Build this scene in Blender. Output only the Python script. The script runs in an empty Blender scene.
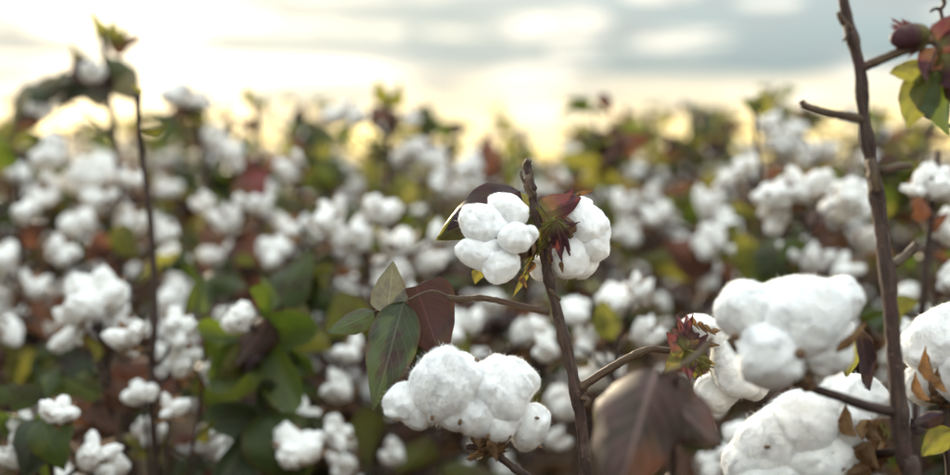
import bpy, math, random
import numpy as np
from mathutils import Vector, Matrix, Quaternion, noise

R = math.radians
SC = bpy.context.scene
COL = SC.collection

# ------------------------------------------------------------------ camera
CAM_Z, PITCH, FPX = 0.90, R(3.5), 1319.0
cam_data = bpy.data.cameras.new('camera')
cam = bpy.data.objects.new('camera', cam_data)
COL.objects.link(cam)
cam.location = (0, 0, CAM_Z)
cam.rotation_euler = (R(90) - PITCH, 0, 0)
cam_data.sensor_width = 36
cam_data.lens = 50
cam_data.clip_start = 0.02
cam_data.clip_end = 2000
cam_data.dof.use_dof = True
cam_data.dof.focus_distance = 1.19
cam_data.dof.aperture_fstop = 2.2
cam_data.dof.aperture_blades = 0
SC.camera = cam

# ------------------------------------------------------------------ world, sun, exposure
SUN_AZ, SUN_EL = R(-17), R(13)
world = bpy.data.worlds.new('World')
SC.world = world
world.use_nodes = True
wn, wl = world.node_tree.nodes, world.node_tree.links
wn.clear()


class NG:
    """tiny helper for wiring math nodes"""
    def __init__(s, nt): s.n, s.l = nt.nodes, nt.links
    def _in(s, node, i, v):
        if isinstance(v, bpy.types.NodeSocket): s.l.new(v, node.inputs[i])
        elif v is not None:
            sock = node.inputs[i]
            if hasattr(sock.default_value, '__len__') and not hasattr(v, '__len__'): v = (v, v, v)
            sock.default_value = v if not (hasattr(v, '__len__') and sock.type == 'RGBA' and len(v) == 3) else (*v, 1)
    def m(s, op, a, b=None, c=None, clamp=False):
        nd = s.n.new('ShaderNodeMath'); nd.operation = op; nd.use_clamp = clamp
        s._in(nd, 0, a); s._in(nd, 1, b); s._in(nd, 2, c)
        return nd.outputs[0]
    def mr(s, v, a, b, c=0.0, d=1.0, kind='SMOOTHSTEP'):
        nd = s.n.new('ShaderNodeMapRange'); nd.interpolation_type = kind
        for i, x in enumerate((v, a, b, c, d)): s._in(nd, i, x)
        return nd.outputs[0]
    def mix(s, f, a, b, mode='MIX'):
        nd = s.n.new('ShaderNodeMix'); nd.data_type = 'RGBA'; nd.blend_type = mode
        s._in(nd, 0, f); s._in(nd, 6, a); s._in(nd, 7, b)
        return nd.outputs[2]
    def noise(s, vec, scale=5, detail=4, rough=0.55, dist=0.0):
        nd = s.n.new('ShaderNodeTexNoise')
        s._in(nd, 'Vector', vec)
        nd.inputs['Scale'].default_value = scale; nd.inputs['Detail'].default_value = detail
        nd.inputs['Roughness'].default_value = rough; nd.inputs['Distortion'].default_value = dist
        return nd.outputs[0]
    def xyz(s, x, y, z):
        nd = s.n.new('ShaderNodeCombineXYZ')
        for i, v in enumerate((x, y, z)): s._in(nd, i, v)
        return nd.outputs[0]


def build_sky():
    g = NG(world.node_tree)
    tc = wn.new('ShaderNodeTexCoord')
    sep = wn.new('ShaderNodeSeparateXYZ'); wl.new(tc.outputs['Generated'], sep.inputs[0])
    x, y, z = sep.outputs
    az = g.m('ARCTAN2', x, y)                       # 0 straight ahead, + to the right
    el = g.m('ARCSINE', z)
    sky = wn.new('ShaderNodeTexSky'); sky.sky_type = 'NISHITA'; sky.sun_disc = False
    sky.sun_elevation = SUN_EL; sky.sun_rotation = SUN_AZ; sky.dust_density = 3.0; sky.air_density = 1.2
    # long flat banks of cloud
    n1 = g.noise(g.xyz(g.m('MULTIPLY', az, 5.0), g.m('MULTIPLY', el, 34.0), 3.7), 1.0, 4, 0.5, 0.3)
    n2 = g.noise(g.xyz(g.m('MULTIPLY', az, 10.0), g.m('MULTIPLY', el, 75.0), 9.3), 1.0, 3, 0.5, 0.4)
    # overcast veil: yellow under the cloud base, cream, blue grey above, brighter to the zenith like any overcast sky
    elw = g.m('ADD', el, g.m('MULTIPLY', g.m('SUBTRACT', n1, 0.5), 0.030))
    ramp = wn.new('ShaderNodeValToRGB'); wl.new(g.mr(elw, R(0.3), R(10.5), 0, 1, 'LINEAR'), ramp.inputs[0])
    stops = [(0.0, (1.0, 0.77, 0.29)), (0.10, (0.90, 0.71, 0.32)), (0.16, (0.62, 0.52, 0.31)), (0.22, (0.49, 0.43, 0.30)), (0.285, (0.44, 0.41, 0.325)), (0.335, (0.135, 0.185, 0.20)), (0.50, (0.180, 0.232, 0.242)), (1.0, (0.285, 0.33, 0.35))]
    cr = ramp.color_ramp
    cr.elements[0].position, cr.elements[0].color = stops[0][0], (*stops[0][1], 1)
    cr.elements[1].position, cr.elements[1].color = stops[-1][0], (*stops[-1][1], 1)
    for pos, c in stops[1:-1]:
        e = cr.elements.new(pos); e.color = (*c, 1)
    zen = g.mr(z, 0.15, 0.85, 10.0, 31.0, 'LINEAR')
    veil = g.mix(1.0, ramp.outputs[0], zen, 'MULTIPLY')
    dark = g.mr(n1, 0.46, 0.66, 0.0, 1.0)
    lite = g.mr(n2, 0.53, 0.68, 0.0, 0.75)
    # a few brighter breaks low in the cloud
    for (sx, sy, hw, hh, amt) in ((552, 28, 62, 15, 1.0), (662, 44, 34, 10, .8), (530, 76, 44, 14, .8), (655, -2, 42, 8, .8), (150, 30, 70, 18, .7), (330, 62, 120, 14, .8)):
        q = g.m('ADD', g.m('POWER', g.m('DIVIDE', g.m('SUBTRACT', az, (sx - 475) / 1319), hw / 1319), 2.0),
                g.m('POWER', g.m('DIVIDE', g.m('SUBTRACT', el, (157 - sy) / 1319), hh / 1319), 2.0))
        q = g.m('ADD', q, g.m('MULTIPLY', g.m('SUBTRACT', n2, 0.5), 2.2))
        lite = g.m('MAXIMUM', lite, g.mr(q, 0.25, 1.3, amt, 0.0))
    veil = g.mix(lite, veil, g.mix(1.0, (0.60, 0.565, 0.49), zen, 'MULTIPLY'))
    # thin cloud lets some of the clear sky through
    col = g.mix(0.97, sky.outputs[0], veil)
    # glow round the veiled sun
    sd = Vector((math.sin(SUN_AZ) * math.cos(SUN_EL), math.cos(SUN_AZ) * math.cos(SUN_EL), math.sin(SUN_EL)))
    dp = wn.new('ShaderNodeVectorMath'); dp.operation = 'DOT_PRODUCT'
    wl.new(tc.outputs['Generated'], dp.inputs[0]); dp.inputs[1].default_value = sd
    ang = g.m('ARCCOSINE', g.m('MINIMUM', dp.outputs['Value'], 0.99999))
    gl = g.m('EXPONENT', g.m('MULTIPLY', g.m('POWER', g.m('DIVIDE', ang, R(14.0)), 3.0), -1.0))
    gl = g.m('MULTIPLY', gl, g.mr(g.m('MULTIPLY', dark, g.mr(n2, .35, .6, 1, .3)), 0.0, 1.0, 1.0, 0.12))
    col = g.mix(1.0, col, g.mix(1.0, (7.0, 5.9, 4.1), gl, 'MULTIPLY'), 'ADD')
    n3 = g.noise(g.xyz(g.m('MULTIPLY', az, 8.0), g.m('MULTIPLY', el, 48.0), 21.4), 1.0, 4, 0.55, 0.5)
    col = g.mix(g.mr(n3, 0.50, 0.64, 0.0, 0.68), col, g.mix(1.0, (0.235, 0.245, 0.235), zen, 'MULTIPLY'))
    # grey bars of cloud across the glow
    for (sx, sy, hw, hh, amt) in ((320, 46, 160, 15, .75), (390, 16, 130, 18, .75), (5, 80, 80, 16, .8), (200, 8, 70, 10, .6), (320, 94, 90, 10, .65), (460, 62, 80, 13, .8)):
        q = g.m('ADD', g.m('POWER', g.m('DIVIDE', g.m('SUBTRACT', az, (sx - 475) / 1319), hw / 1319), 2.0),
                g.m('POWER', g.m('DIVIDE', g.m('SUBTRACT', el, (157 - sy) / 1319), hh / 1319), 2.0))
        q = g.m('ADD', q, g.m('MULTIPLY', g.m('SUBTRACT', n3, 0.5), 5.0))
        col = g.mix(g.mr(q, 0.15, 1.4, amt, 0.0), col, (2.35, 2.6, 2.45))
    bg = wn.new('ShaderNodeBackground'); bg.inputs['Strength'].default_value = 0.1
    wl.new(col, bg.inputs['Color'])
    out = wn.new('ShaderNodeOutputWorld'); wl.new(bg.outputs[0], out.inputs[0])


build_sky()
sun_d = bpy.data.lights.new('sun', 'SUN')
sun_d.energy = 4.2; sun_d.angle = R(6); sun_d.color = (1.0, 0.84, 0.60)
sun = bpy.data.objects.new('sun', sun_d); COL.objects.link(sun)
sun.rotation_euler = Vector((-math.sin(SUN_AZ), -math.cos(SUN_AZ), -math.tan(SUN_EL))).to_track_quat('-Z', 'Y').to_euler()
sun.location = (-3, 9, 5)

SC.view_settings.view_transform = 'Standard'
SC.view_settings.look = 'None'
SC.view_settings.exposure = 1.28
SC.view_settings.gamma = 1
SC.render.engine = 'CYCLES'
SC.cycles.use_denoising = True
SC.cycles.max_bounces = 8
SC.cycles.diffuse_bounces = 5
SC.cycles.transmission_bounces = 5

# camera basis: turn a pixel of the 950 x 475 photograph and a depth into a point
FWD = Vector((0, math.cos(PITCH), -math.sin(PITCH)))
UP = Vector((0, math.sin(PITCH), math.cos(PITCH)))
RT = Vector((1, 0, 0))
EYE = Vector((0, 0, CAM_Z))


def P(px, py, d):
    return EYE + RT * ((px - 475) / FPX * d) + UP * ((237.5 - py) / FPX * d) + FWD * d


def S(px, d):
    return px / FPX * d


# ------------------------------------------------------------------ materials
MATS = {}


def new_mat(name):
    m = bpy.data.materials.new(name); m.use_nodes = True
    nt = m.node_tree; nt.nodes.clear(); MATS[name] = m
    return m, NG(nt), nt.nodes, nt.links


def finish(g, n, l, color, rough=0.6, spec=0.3, transl=0.0, tcol=None, bump=None, bstr=0.3, bdist=0.002, sss=0.0, sheen=0.0):
    pr = n.new('ShaderNodeBsdfPrincipled')
    g._in(pr, 'Base Color', color); g._in(pr, 'Roughness', rough)
    pr.inputs['Specular IOR Level'].default_value = spec
    if sss:
        pr.inputs['Subsurface Weight'].default_value = sss
        pr.inputs['Subsurface Radius'].default_value = (1, 0.95, 0.85)
        pr.inputs['Subsurface Scale'].default_value = 0.010
    if sheen: pr.inputs['Sheen Weight'].default_value = sheen
    if bump is not None:
        b = n.new('ShaderNodeBump'); b.inputs['Strength'].default_value = bstr; b.inputs['Distance'].default_value = bdist
        l.new(bump, b.inputs['Height']); l.new(b.outputs[0], pr.inputs['Normal'])
    res = pr.outputs[0]
    if transl:
        t = n.new('ShaderNodeBsdfTranslucent'); g._in(t, 'Color', tcol if tcol is not None else color)
        mx = n.new('ShaderNodeMixShader'); mx.inputs[0].default_value = transl
        l.new(res, mx.inputs[1]); l.new(t.outputs[0], mx.inputs[2]); res = mx.outputs[0]
    o = n.new('ShaderNodeOutputMaterial'); l.new(res, o.inputs[0])


def leaf_mat(name, c_main, c_blotch, c_vein, t_col, transl=0.3, amount=0.5, c_base=None, spec=0.16):
    m, g, n, l = new_mat(name)
    tc = n.new('ShaderNodeTexCoord'); uv = tc.outputs['UV']
    ob = n.new('ShaderNodeObjectInfo')
    sp = n.new('ShaderNodeSeparateXYZ'); l.new(uv, sp.inputs[0])
    cu = g.m('ABSOLUTE', g.m('SUBTRACT', sp.outputs[0], 0.5))
    mid = g.mr(cu, 0.008, 0.028, 1.0, 0.0)
    # side veins slanting off the midrib
    sv = g.m('FRACT', g.m('MULTIPLY', g.m('SUBTRACT', sp.outputs[1], g.m('MULTIPLY', cu, 0.75)), 7.0))
    sv = g.mr(g.m('ABSOLUTE', g.m('SUBTRACT', sv, 0.5)), 0.02, 0.07, 0.55, 0.0)
    vein = g.m('MAXIMUM', mid, sv)
    off = g.xyz(sp.outputs[0], sp.outputs[1], g.m('MULTIPLY', ob.outputs['Random'], 40.0))
    nb = g.noise(off, 3.2, 5, 0.62, 0.5)
    nf = g.noise(off, 26, 3, 0.6)
    c = g.mix(g.mr(nb, 0.62 - 0.3 * amount, 0.70), c_main, c_blotch)
    c = g.mix(g.mr(nf, 0.58, 0.75, 0, 0.55), c, tuple(x * 0.5 for x in c_main))
    if c_base: c = g.mix(g.mr(g.m('ADD', sp.outputs[1], g.m('MULTIPLY', nb, 0.3)), 0.3, 0.62, 0.9, 0.0), c, c_base)
    edge = g.mr(cu, 0.40, 0.5, 0.0, 0.5)
    c = g.mix(edge, c, (0.09, 0.045, 0.02))
    c = g.mix(g.m('MULTIPLY', vein, 0.55), c, c_vein)
    hs = n.new('ShaderNodeHueSaturation'); l.new(c, hs.inputs['Color'])
    l.new(g.mr(ob.outputs['Random'], 0, 1, 0.75, 1.3, 'LINEAR'), hs.inputs['Value'])
    tcol = g.mix(g.mr(nb, 0.4, 0.7), t_col, tuple(0.5 * a + 0.5 * b for a, b in zip(t_col, c_blotch)))
    h = g.m('ADD', g.m('MULTIPLY', vein, -0.8), g.m('MULTIPLY', nf, 0.5))
    finish(g, n, l, hs.outputs[0], 0.6 if spec < .2 else 0.48, spec, transl, tcol, h, 0.5, 0.0012)


leaf_mat('leaf_grey_green', (0.050, 0.062, 0.036), (0.052, 0.030, 0.032), (0.13, 0.13, 0.09), (0.07, 0.10, 0.03), 0.22)
leaf_mat('leaf_pale_underside', (0.105, 0.102, 0.074), (0.080, 0.062, 0.060), (0.22, 0.20, 0.15), (0.16, 0.16, 0.08), 0.22)
leaf_mat('leaf_green', (0.038, 0.054, 0.017), (0.080, 0.086, 0.018), (0.09, 0.11, 0.04), (0.14, 0.19, 0.018), 0.32, spec=0.3)
leaf_mat('leaf_olive', (0.090, 0.094, 0.026), (0.095, 0.062, 0.034), (0.14, 0.14, 0.06), (0.29, 0.28, 0.045), 0.36)
leaf_mat('leaf_purple', (0.036, 0.021, 0.028), (0.058, 0.046, 0.024), (0.11, 0.055, 0.055), (0.09, 0.045, 0.035), 0.15)
leaf_mat('leaf_brown', (0.078, 0.044, 0.040), (0.040, 0.034, 0.022), (0.26, 0.17, 0.15), (0.17, 0.07, 0.03), 0.2, 0.85)
leaf_mat('leaf_russet', (0.100, 0.048, 0.036), (0.070, 0.032, 0.030), (0.16, 0.08, 0.05), (0.21, 0.085, 0.04), 0.24)
leaf_mat('leaf_dead', (0.088, 0.046, 0.032), (0.046, 0.022, 0.016), (0.12, 0.065, 0.04), (0.16, 0.07, 0.03), 0.22)
leaf_mat('bract_purple', (0.070, 0.028, 0.038), (0.105, 0.066, 0.044), (0.16, 0.08, 0.07), (0.20, 0.05, 0.05), 0.25, 0.55, (0.14, 0.13, 0.040))
leaf_mat('bract_green', (0.135, 0.125, 0.032), (0.11, 0.045, 0.030), (0.19, 0.16, 0.07), (0.28, 0.25, 0.04), 0.3, 0.6)
leaf_mat('bract_dry', (0.17, 0.10, 0.048), (0.075, 0.036, 0.022), (0.23, 0.15, 0.085), (0.26, 0.13, 0.045), 0.22, 0.6)


def cotton_mat():
    m, g, n, l = new_mat('cotton')
    tc = n.new('ShaderNodeTexCoord'); p = tc.outputs['Object']
    a = g.noise(p, 2.4, 4, 0.6); b = g.noise(p, 15, 5, 0.7, 0.8); f = g.noise(p, 55, 2, 0.6)
    c = g.mix(g.mr(a, 0.5, 0.75, 0, 0.4), (0.94, 0.935, 0.925), (0.89, 0.865, 0.81))
    c = g.mix(g.mr(g.noise(p, 4.5, 3, 0.5), 0.70, 0.80, 0, 0.35), c, (0.62, 0.50, 0.36))
    h = g.m('ADD', g.m('MULTIPLY', b, 1.0), g.m('MULTIPLY', f, 0.5))
    finish(g, n, l, c, 0.95, 0.05, 0.0, None, h, 0.15, 0.0008, 0.7, 0.1)
    m2, g, n, l = new_mat('cotton_far')
    tc = n.new('ShaderNodeTexCoord'); a = g.noise(tc.outputs['Object'], 60, 3, 0.6)
    c = g.mix(g.mr(a, 0.45, 0.75, 0, 0.8), (0.87, 0.86, 0.845), (0.70, 0.63, 0.55))
    finish(g, n, l, c, 0.95, 0.05, 0.18, (0.85, 0.82, 0.75))
    m3, g, n, l = new_mat('cotton_fibre')
    finish(g, n, l, (0.95, 0.948, 0.94), 0.9, 0.03, 0.5, (0.95, 0.94, 0.92))


cotton_mat()


def bark(name, c1, c2, c3):
    m, g, n, l = new_mat(name)
    tc = n.new('ShaderNodeTexCoord'); p = tc.outputs['UV']
    sp = n.new('ShaderNodeSeparateXYZ'); l.new(p, sp.inputs[0])
    st = g.noise(g.xyz(g.m('MULTIPLY', sp.outputs[0], 9.0), g.m('MULTIPLY', sp.outputs[1], 1.6), 0.3), 1.0, 5, 0.65, 0.4)
    bl = g.noise(tc.outputs['Object'], 45, 4, 0.6)
    ln = g.noise(tc.outputs['Object'], 420, 2, 0.5)
    c = g.mix(g.mr(st, 0.38, 0.66), c1, c2)
    c = g.mix(g.mr(bl, 0.52, 0.70, 0, 0.8), c, c3)
    c = g.mix(g.mr(ln, 0.66, 0.74, 0, 0.7), c, (0.26, 0.20, 0.15))
    finish(g, n, l, c, 0.65, 0.3, 0, None, g.m('ADD', st, g.m('MULTIPLY', ln, 0.3)), 0.6, 0.0016)


bark('bark', (0.034, 0.019, 0.016), (0.080, 0.048, 0.036), (0.060, 0.027, 0.025))
bark('bark_light', (0.062, 0.038, 0.025), (0.15, 0.102, 0.060), (0.090, 0.044, 0.033))
bark('bark_dark', (0.032, 0.017, 0.013), (0.062, 0.038, 0.028), (0.048, 0.022, 0.020))


def bur_mat():
    m, g, n, l = new_mat('dry_bur')
    tc = n.new('ShaderNodeTexCoord'); p = tc.outputs['Object']
    a = g.noise(p, 60, 4, 0.6); b = g.noise(p, 300, 3, 0.6)
    c = g.mix(g.mr(a, 0.42, 0.62), (0.085, 0.042, 0.026), (0.25, 0.15, 0.075))
    c = g.mix(g.mr(b, 0.6, 0.72, 0, 0.6), c, (0.045, 0.02, 0.016))
    finish(g, n, l, c, 0.6, 0.35, 0.1, (0.3, 0.15, 0.06), b, 0.4, 0.001)
    m, g, n, l = new_mat('seed_speck')
    finish(g, n, l, (0.05, 0.028, 0.02), 0.7, 0.2)
    m, g, n, l = new_mat('soil')
    tc = n.new('ShaderNodeTexCoord'); p = tc.outputs['Object']
    a = g.noise(p, 3, 6, 0.65); b = g.noise(p, 40, 4, 0.7)
    c = g.mix(g.mr(a, 0.35, 0.65), (0.026, 0.013, 0.008), (0.060, 0.032, 0.018))
    c = g.mix(g.mr(b, 0.55, 0.72, 0, 0.7), c, (0.10, 0.060, 0.034))
    finish(g, n, l, c, 0.95, 0.1, 0, None, g.m('ADD', a, g.m('MULTIPLY', b, 0.4)), 0.8, 0.03)


bur_mat()

# ------------------------------------------------------------------ mesh helpers
WM = {}          # world matrices of what has been placed


def mesh(name, verts, faces, mats, fmat=None, uvs=None, smooth=True):
    me = bpy.data.meshes.new(name)
    me.from_pydata([tuple(v) for v in verts], [], [tuple(f) for f in faces])
    for mname in mats: me.materials.append(MATS[mname])
    if fmat is not None: me.polygons.foreach_set('material_index', np.asarray(fmat, dtype=np.int32))
    me.polygons.foreach_set('use_smooth', np.full(len(me.polygons), smooth, dtype=bool))
    if uvs is not None:
        lay = me.uv_layers.new(name='UVMap')
        idx = np.empty(len(me.loops), dtype=np.int32); me.loops.foreach_get('vertex_index', idx)
        lay.data.foreach_set('uv', np.asarray(uvs, dtype=np.float32)[idx].ravel())
    me.update()
    return me


def obj(name, data, parent=None, M=None):
    o = bpy.data.objects.new(name, data); COL.objects.link(o)
    M = M if M is not None else Matrix.Identity(4)
    if parent is not None:
        o.parent = parent; o.matrix_basis = WM[parent.name].inverted() @ M
    else:
        o.matrix_basis = M
    WM[o.name] = M.copy()
    return o


def tag(o, label, cat, group=None):
    o['label'] = label; o['category'] = cat
    if group: o['group'] = group
    return o


def frame(origin, xdir, ydir, zdir=None):
    M = Matrix.Identity(4)
    z = zdir if zdir is not None else xdir.cross(ydir)
    for i in range(3): M[i][0], M[i][1], M[i][2], M[i][3] = xdir[i], ydir[i], z[i], origin[i]
    return M


def catmull(pts, per=6):
    pts = [Vector(p) for p in pts]
    if len(pts) == 2:
        return [pts[0].lerp(pts[1], k / per) for k in range(per + 1)]
    e = [pts[0] * 2 - pts[1]] + pts + [pts[-1] * 2 - pts[-2]]
    out = []
    for i in range(1, len(e) - 2):
        a, b, c, d = e[i - 1], e[i], e[i + 1], e[i + 2]
        for k in range(per):
            t = k / per
            out.append(0.5 * ((2 * b) + (c - a) * t + (2 * a - 5 * b + 4 * c - d) * t * t + (3 * b - a - 3 * c + d) * t ** 3))
    out.append(e[-2])
    return out


class Tubes:
    """tube along a path, radii interpolated, with uneven skin"""
    def __init__(s): s.v, s.f, s.uv = [], [], []
    def add(s, path, r0, r1, sides=7, rough=0.0, nodes=(), cap=True, rfun=None):
        base = len(s.v); n = len(path)
        t0 = (path[1] - path[0]).normalized()
        ref = Vector((0, 0, 1)) if abs(t0.z) < 0.9 else Vector((1, 0, 0))
        nx = t0.cross(ref).normalized(); L = 0.0
        for i, p in enumerate(path):
            t = (path[min(i + 1, n - 1)] - path[max(i - 1, 0)]).normalized()
            nx = (nx - t * nx.dot(t)).normalized(); ny = t.cross(nx)
            if i: L += (p - path[i - 1]).length
            w = i / (n - 1)
            r = rfun(w) if rfun else r0 + (r1 - r0) * w
            for q, amp in nodes: r *= 1 + amp * math.exp(-((w - q) / 0.018) ** 2)
            for k in range(sides):
                a = 2 * math.pi * k / sides
                d = nx * math.cos(a) + ny * math.sin(a)
                rr = r
                if rough: rr *= 1 + rough * noise.noise((p + d * r * 1.5) * (0.6 / max(r, 1e-4)))
                s.v.append(p + d * rr); s.uv.append((k / sides, L * 30))
        for i in range(n - 1):
            for k in range(sides):
                a, b = base + i * sides + k, base + i * sides + (k + 1) % sides
                s.f.append((a, b, b + sides, a + sides))
        if cap:
            s.f.append(tuple(base + k for k in reversed(range(sides))))
            s.f.append(tuple(base + (n - 1) * sides + k for k in range(sides)))
        return s
    def mesh(s, name, mat, org=Vector()):
        return mesh(name, [v - org for v in s.v], s.f, [mat], uvs=s.uv)


_ICO = {}


def ico(sub):
    if sub in _ICO: return _ICO[sub]
    t = (1 + 5 ** .5) / 2
    v = [Vector(p).normalized() for p in [(-1, t, 0), (1, t, 0), (-1, -t, 0), (1, -t, 0), (0, -1, t), (0, 1, t), (0, -1, -t), (0, 1, -t), (t, 0, -1), (t, 0, 1), (-t, 0, -1), (-t, 0, 1)]]
    f = [(0, 11, 5), (0, 5, 1), (0, 1, 7), (0, 7, 10), (0, 10, 11), (1, 5, 9), (5, 11, 4), (11, 10, 2), (10, 7, 6), (7, 1, 8), (3, 9, 4), (3, 4, 2), (3, 2, 6), (3, 6, 8), (3, 8, 9), (4, 9, 5), (2, 4, 11), (6, 2, 10), (8, 6, 7), (9, 8, 1)]
    for _ in range(sub):
        cache, nf = {}, []
        def midp(a, b):
            k = (min(a, b), max(a, b))
            if k not in cache: v.append((v[a] + v[b]).normalized()); cache[k] = len(v) - 1
            return cache[k]
        for a, b, c in f:
            ab, bc, ca = midp(a, b), midp(b, c), midp(c, a)
            nf += [(a, ab, ca), (b, bc, ab), (c, ca, bc), (ab, bc, ca)]
        f = nf
    _ICO[sub] = (v, f)
    return v, f


def lock_surface(sub, seed, lump=0.12):
    """unit lump of cotton: pear-shaped, lumpy"""
    v, f = ico(sub)
    o = Vector((seed * 7.3, seed * 3.1, seed * 1.7))
    out = []
    for p in v:
        d = 1 + lump * noise.noise(p * 1.5 + o) + lump * (0.55 if sub < 4 else 0.34) * noise.noise(p * 3.4 + o * 2)
        if sub > 2: d += lump * 0.12 * noise.noise(p * 6 + o) + lump * 0.05 * noise.noise(p * 13 + o)
        q = p * d
        k = 1 - 0.16 * q.x          # one end fuller than the other
        out.append(Vector((q.x, q.y * k, q.z * k)))
    return out, f


def lock_mesh(seed, fibres, length, lump=0.12, sub=4, stray=0.08):
    """lump of lint: soft core, a coat of fine combed fibres and a few loose strands"""
    v, f = lock_surface(sub, seed, lump)
    rng = random.Random(seed * 11 + 5)
    faces = list(f); fm = [0] * len(f); nv = list(v)
    for k_ in range(fibres):
        fa = f[rng.randrange(len(f))]
        w1, w2 = sorted((rng.random(), rng.random()))
        p = v[fa[0]] * w1 + v[fa[1]] * (w2 - w1) + v[fa[2]] * (1 - w2)
        nrm = p.normalized()
        cb = noise.noise_vector(p * 1.3 + Vector((seed, 0, 0)))         # combing direction wanders over the lump
        rd = cb * 2.2 + Vector((rng.gauss(0, 1), rng.gauss(0, 1), rng.gauss(0, 1))) * .75
        tg = (rd - nrm * rd.dot(nrm)).normalized()
        loose = rng.random() < stray
        L = length * rng.uniform(0.5, 1.3) * (1.35 if loose else 1.0); w = 0.0040 * rng.uniform(.6, 1.4) * (.7 if loose else 1)
        side = nrm.cross(tg) * w
        lift = rng.uniform(.2, .6) if loose else rng.uniform(.08, .36)
        pts = [p * 0.985]
        d = (tg + nrm * lift).normalized()
        curl = Vector((rng.gauss(0, 1), rng.gauss(0, 1), rng.gauss(0, 1))) * (.9 if loose else .35)
        for _ in range(3):
            pts.append(pts[-1] + d * L / 3)
            d = (d + curl * .5 - nrm * (.16 if not loose else .16)).normalized()
        k = len(nv)
        nv += [pts[0] - side, pts[0] + side, pts[1] + side, pts[1] - side, pts[2] + side * .7, pts[2] - side * .7, pts[3]]
        faces += [(k, k + 1, k + 2, k + 3), (k + 3, k + 2, k + 4, k + 5), (k + 5, k + 4, k + 6)]; fm += [1, 1, 1]
    return mesh('cotton_lock', nv, faces, ['cotton', 'cotton_fibre'], fm)


SMOOTH = [lock_mesh(i + 1, 4500, 0.19, 0.15, 4, .05) for i in range(4)]
FLUFFY = [lock_mesh(i + 11, 9000, 0.22, 0.15, 4, .08) for i in range(5)]


# --- leaves -----------------------------------------------------------------
def ovate_profile(v, shape):
    if shape == 'ovate': return max(0.0, math.sin(math.pi * min(1, v ** 0.72)) ** 0.85) * (1 - 0.18 * v)
    if shape == 'lance': return max(0.0, math.sin(math.pi * v ** 0.62)) ** 1.05 * (1 - 0.35 * v)
    if shape == 'heart': return max(0.0, math.sin(math.pi * min(1, (v * 0.93 + 0.07) ** 0.55))) ** 0.75
    return math.sin(math.pi * v)


def leaf_grid(L, W, shape='ovate', fold=0.3, bend=0.15, ripple=0.05, twist=0.0, seed=0, nu=8, nv=16):
    """leaf along +Y, width along X, upper face +Z"""
    vs, fs, uv = [], [], []
    o = Vector((seed * 5.1, seed * 2.7, 0))
    for j in range(nv + 1):
        v = j / nv; w = ovate_profile(v, shape) * W * 0.5 + 0.0004
        for i in range(nu + 1):
            u = -1 + 2 * i / nu
            wob = 1 + 0.10 * noise.noise(Vector((u * 1.2, v * 6, seed)) + o)
            x = u * w * math.cos(fold * abs(u)) * wob
            z = abs(u) * w * math.sin(fold) + bend * L * (math.sin(math.pi * v * 0.9) - 0.2 * v)
            z += ripple * L * (noise.noise(Vector((u * 1.6, v * 4.5, seed * 1.3)) + o) * (0.35 + abs(u)))
            z -= 0.02 * L * math.sin(v * 22) * abs(u) * 0.4
            y = v * L - abs(u) * w * 0.12
            a = twist * v
            vs.append(Vector((x * math.cos(a) - z * math.sin(a), y, x * math.sin(a) + z * math.cos(a))))
            uv.append((i / nu, v))
    for j in range(nv):
        for i in range(nu):
            a = j * (nu + 1) + i
            fs.append((a, a + 1, a + nu + 2, a + nu + 1))
    return vs, fs, uv


def palmate_grid(L, seed=0, cup=0.25, rings=5, n=44):
    """lobed cotton leaf, stalk end at the origin, main lobe along +Y"""
    vs, fs, uv = [Vector((0, 0.0, 0))], [], [(0.5, 0.02)]
    A = R(142)
    for i in range(n + 1):
        a = -A + 2 * A * i / n
        c = abs(math.cos(2.75 * a))
        r = L * (0.50 + 0.48 * c ** 1.5) * (1 - 0.45 * (abs(a) / A) ** 1.2)
        r *= 1 + 0.08 * noise.noise(Vector((a * 2, seed * 3.3, 1)))
        for k in range(1, rings + 1):
            t = k / rings
            x, y = math.sin(a) * r * t, math.cos(a) * r * t
            z = -cup * L * t * t * (0.5 + 0.8 * abs(a) / A) + 0.07 * L * t * noise.noise(Vector((x, y, 0)) * (3.5 / L) + Vector((seed * 3, 0, 0)))
            z += 0.05 * L * c * t
            vs.append(Vector((x, y, z))); uv.append((0.5 + 0.45 * x / L, 0.5 + 0.48 * y / L))
    for i in range(n):
        a, b = 1 + i * rings, 1 + (i + 1) * rings
        fs.append((0, b, a))
        for k in range(rings - 1): fs.append((a + k, b + k, b + k + 1, a + k + 1))
    return vs, fs, uv


_LEAF = {}


def stock_leaf(kind, mat, seed):
    """unit leaf 1 m long, shared by all copies"""
    key = (kind, mat, seed)
    if key not in _LEAF:
        if kind == 'palm': v, f, u = palmate_grid(1.0, seed, 0.45, 4, 44)
        else: v, f, u = leaf_grid(1.0, 0.72, kind, 0.45 + 0.15 * (seed % 3), -0.30 + 0.22 * (seed % 3), 0.13, 0.4, seed, 6, 10)
        _LEAF[key] = mesh('leaf', v, f, [mat], uvs=u)
    return _LEAF[key]


def px_leaf(parent, b, t, wpx, mat, shape='ovate', roll=0.0, d2=None, fold=0.3, bend=0.12, ripple=0.05, twist=0.0, seed=1, label=None):
    """leaf from base b=(px,py,depth) to tip t=(px,py); roll turns the blade about its length"""
    A = P(*b); B = P(t[0], t[1], d2 if d2 else b[2])
    y = (B - A); L = y.length; y.normalize()
    x = y.cross(FWD).normalized()
    x = Quaternion(y, roll) @ x
    v, f, u = leaf_grid(L, S(wpx, b[2]), shape, fold, bend, ripple, twist, seed, 10, 22)
    o = obj('leaf', mesh('leaf', v, f, [mat], uvs=u), parent, frame(A, x, y))
    if label: o['label'] = label
    return o


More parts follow.
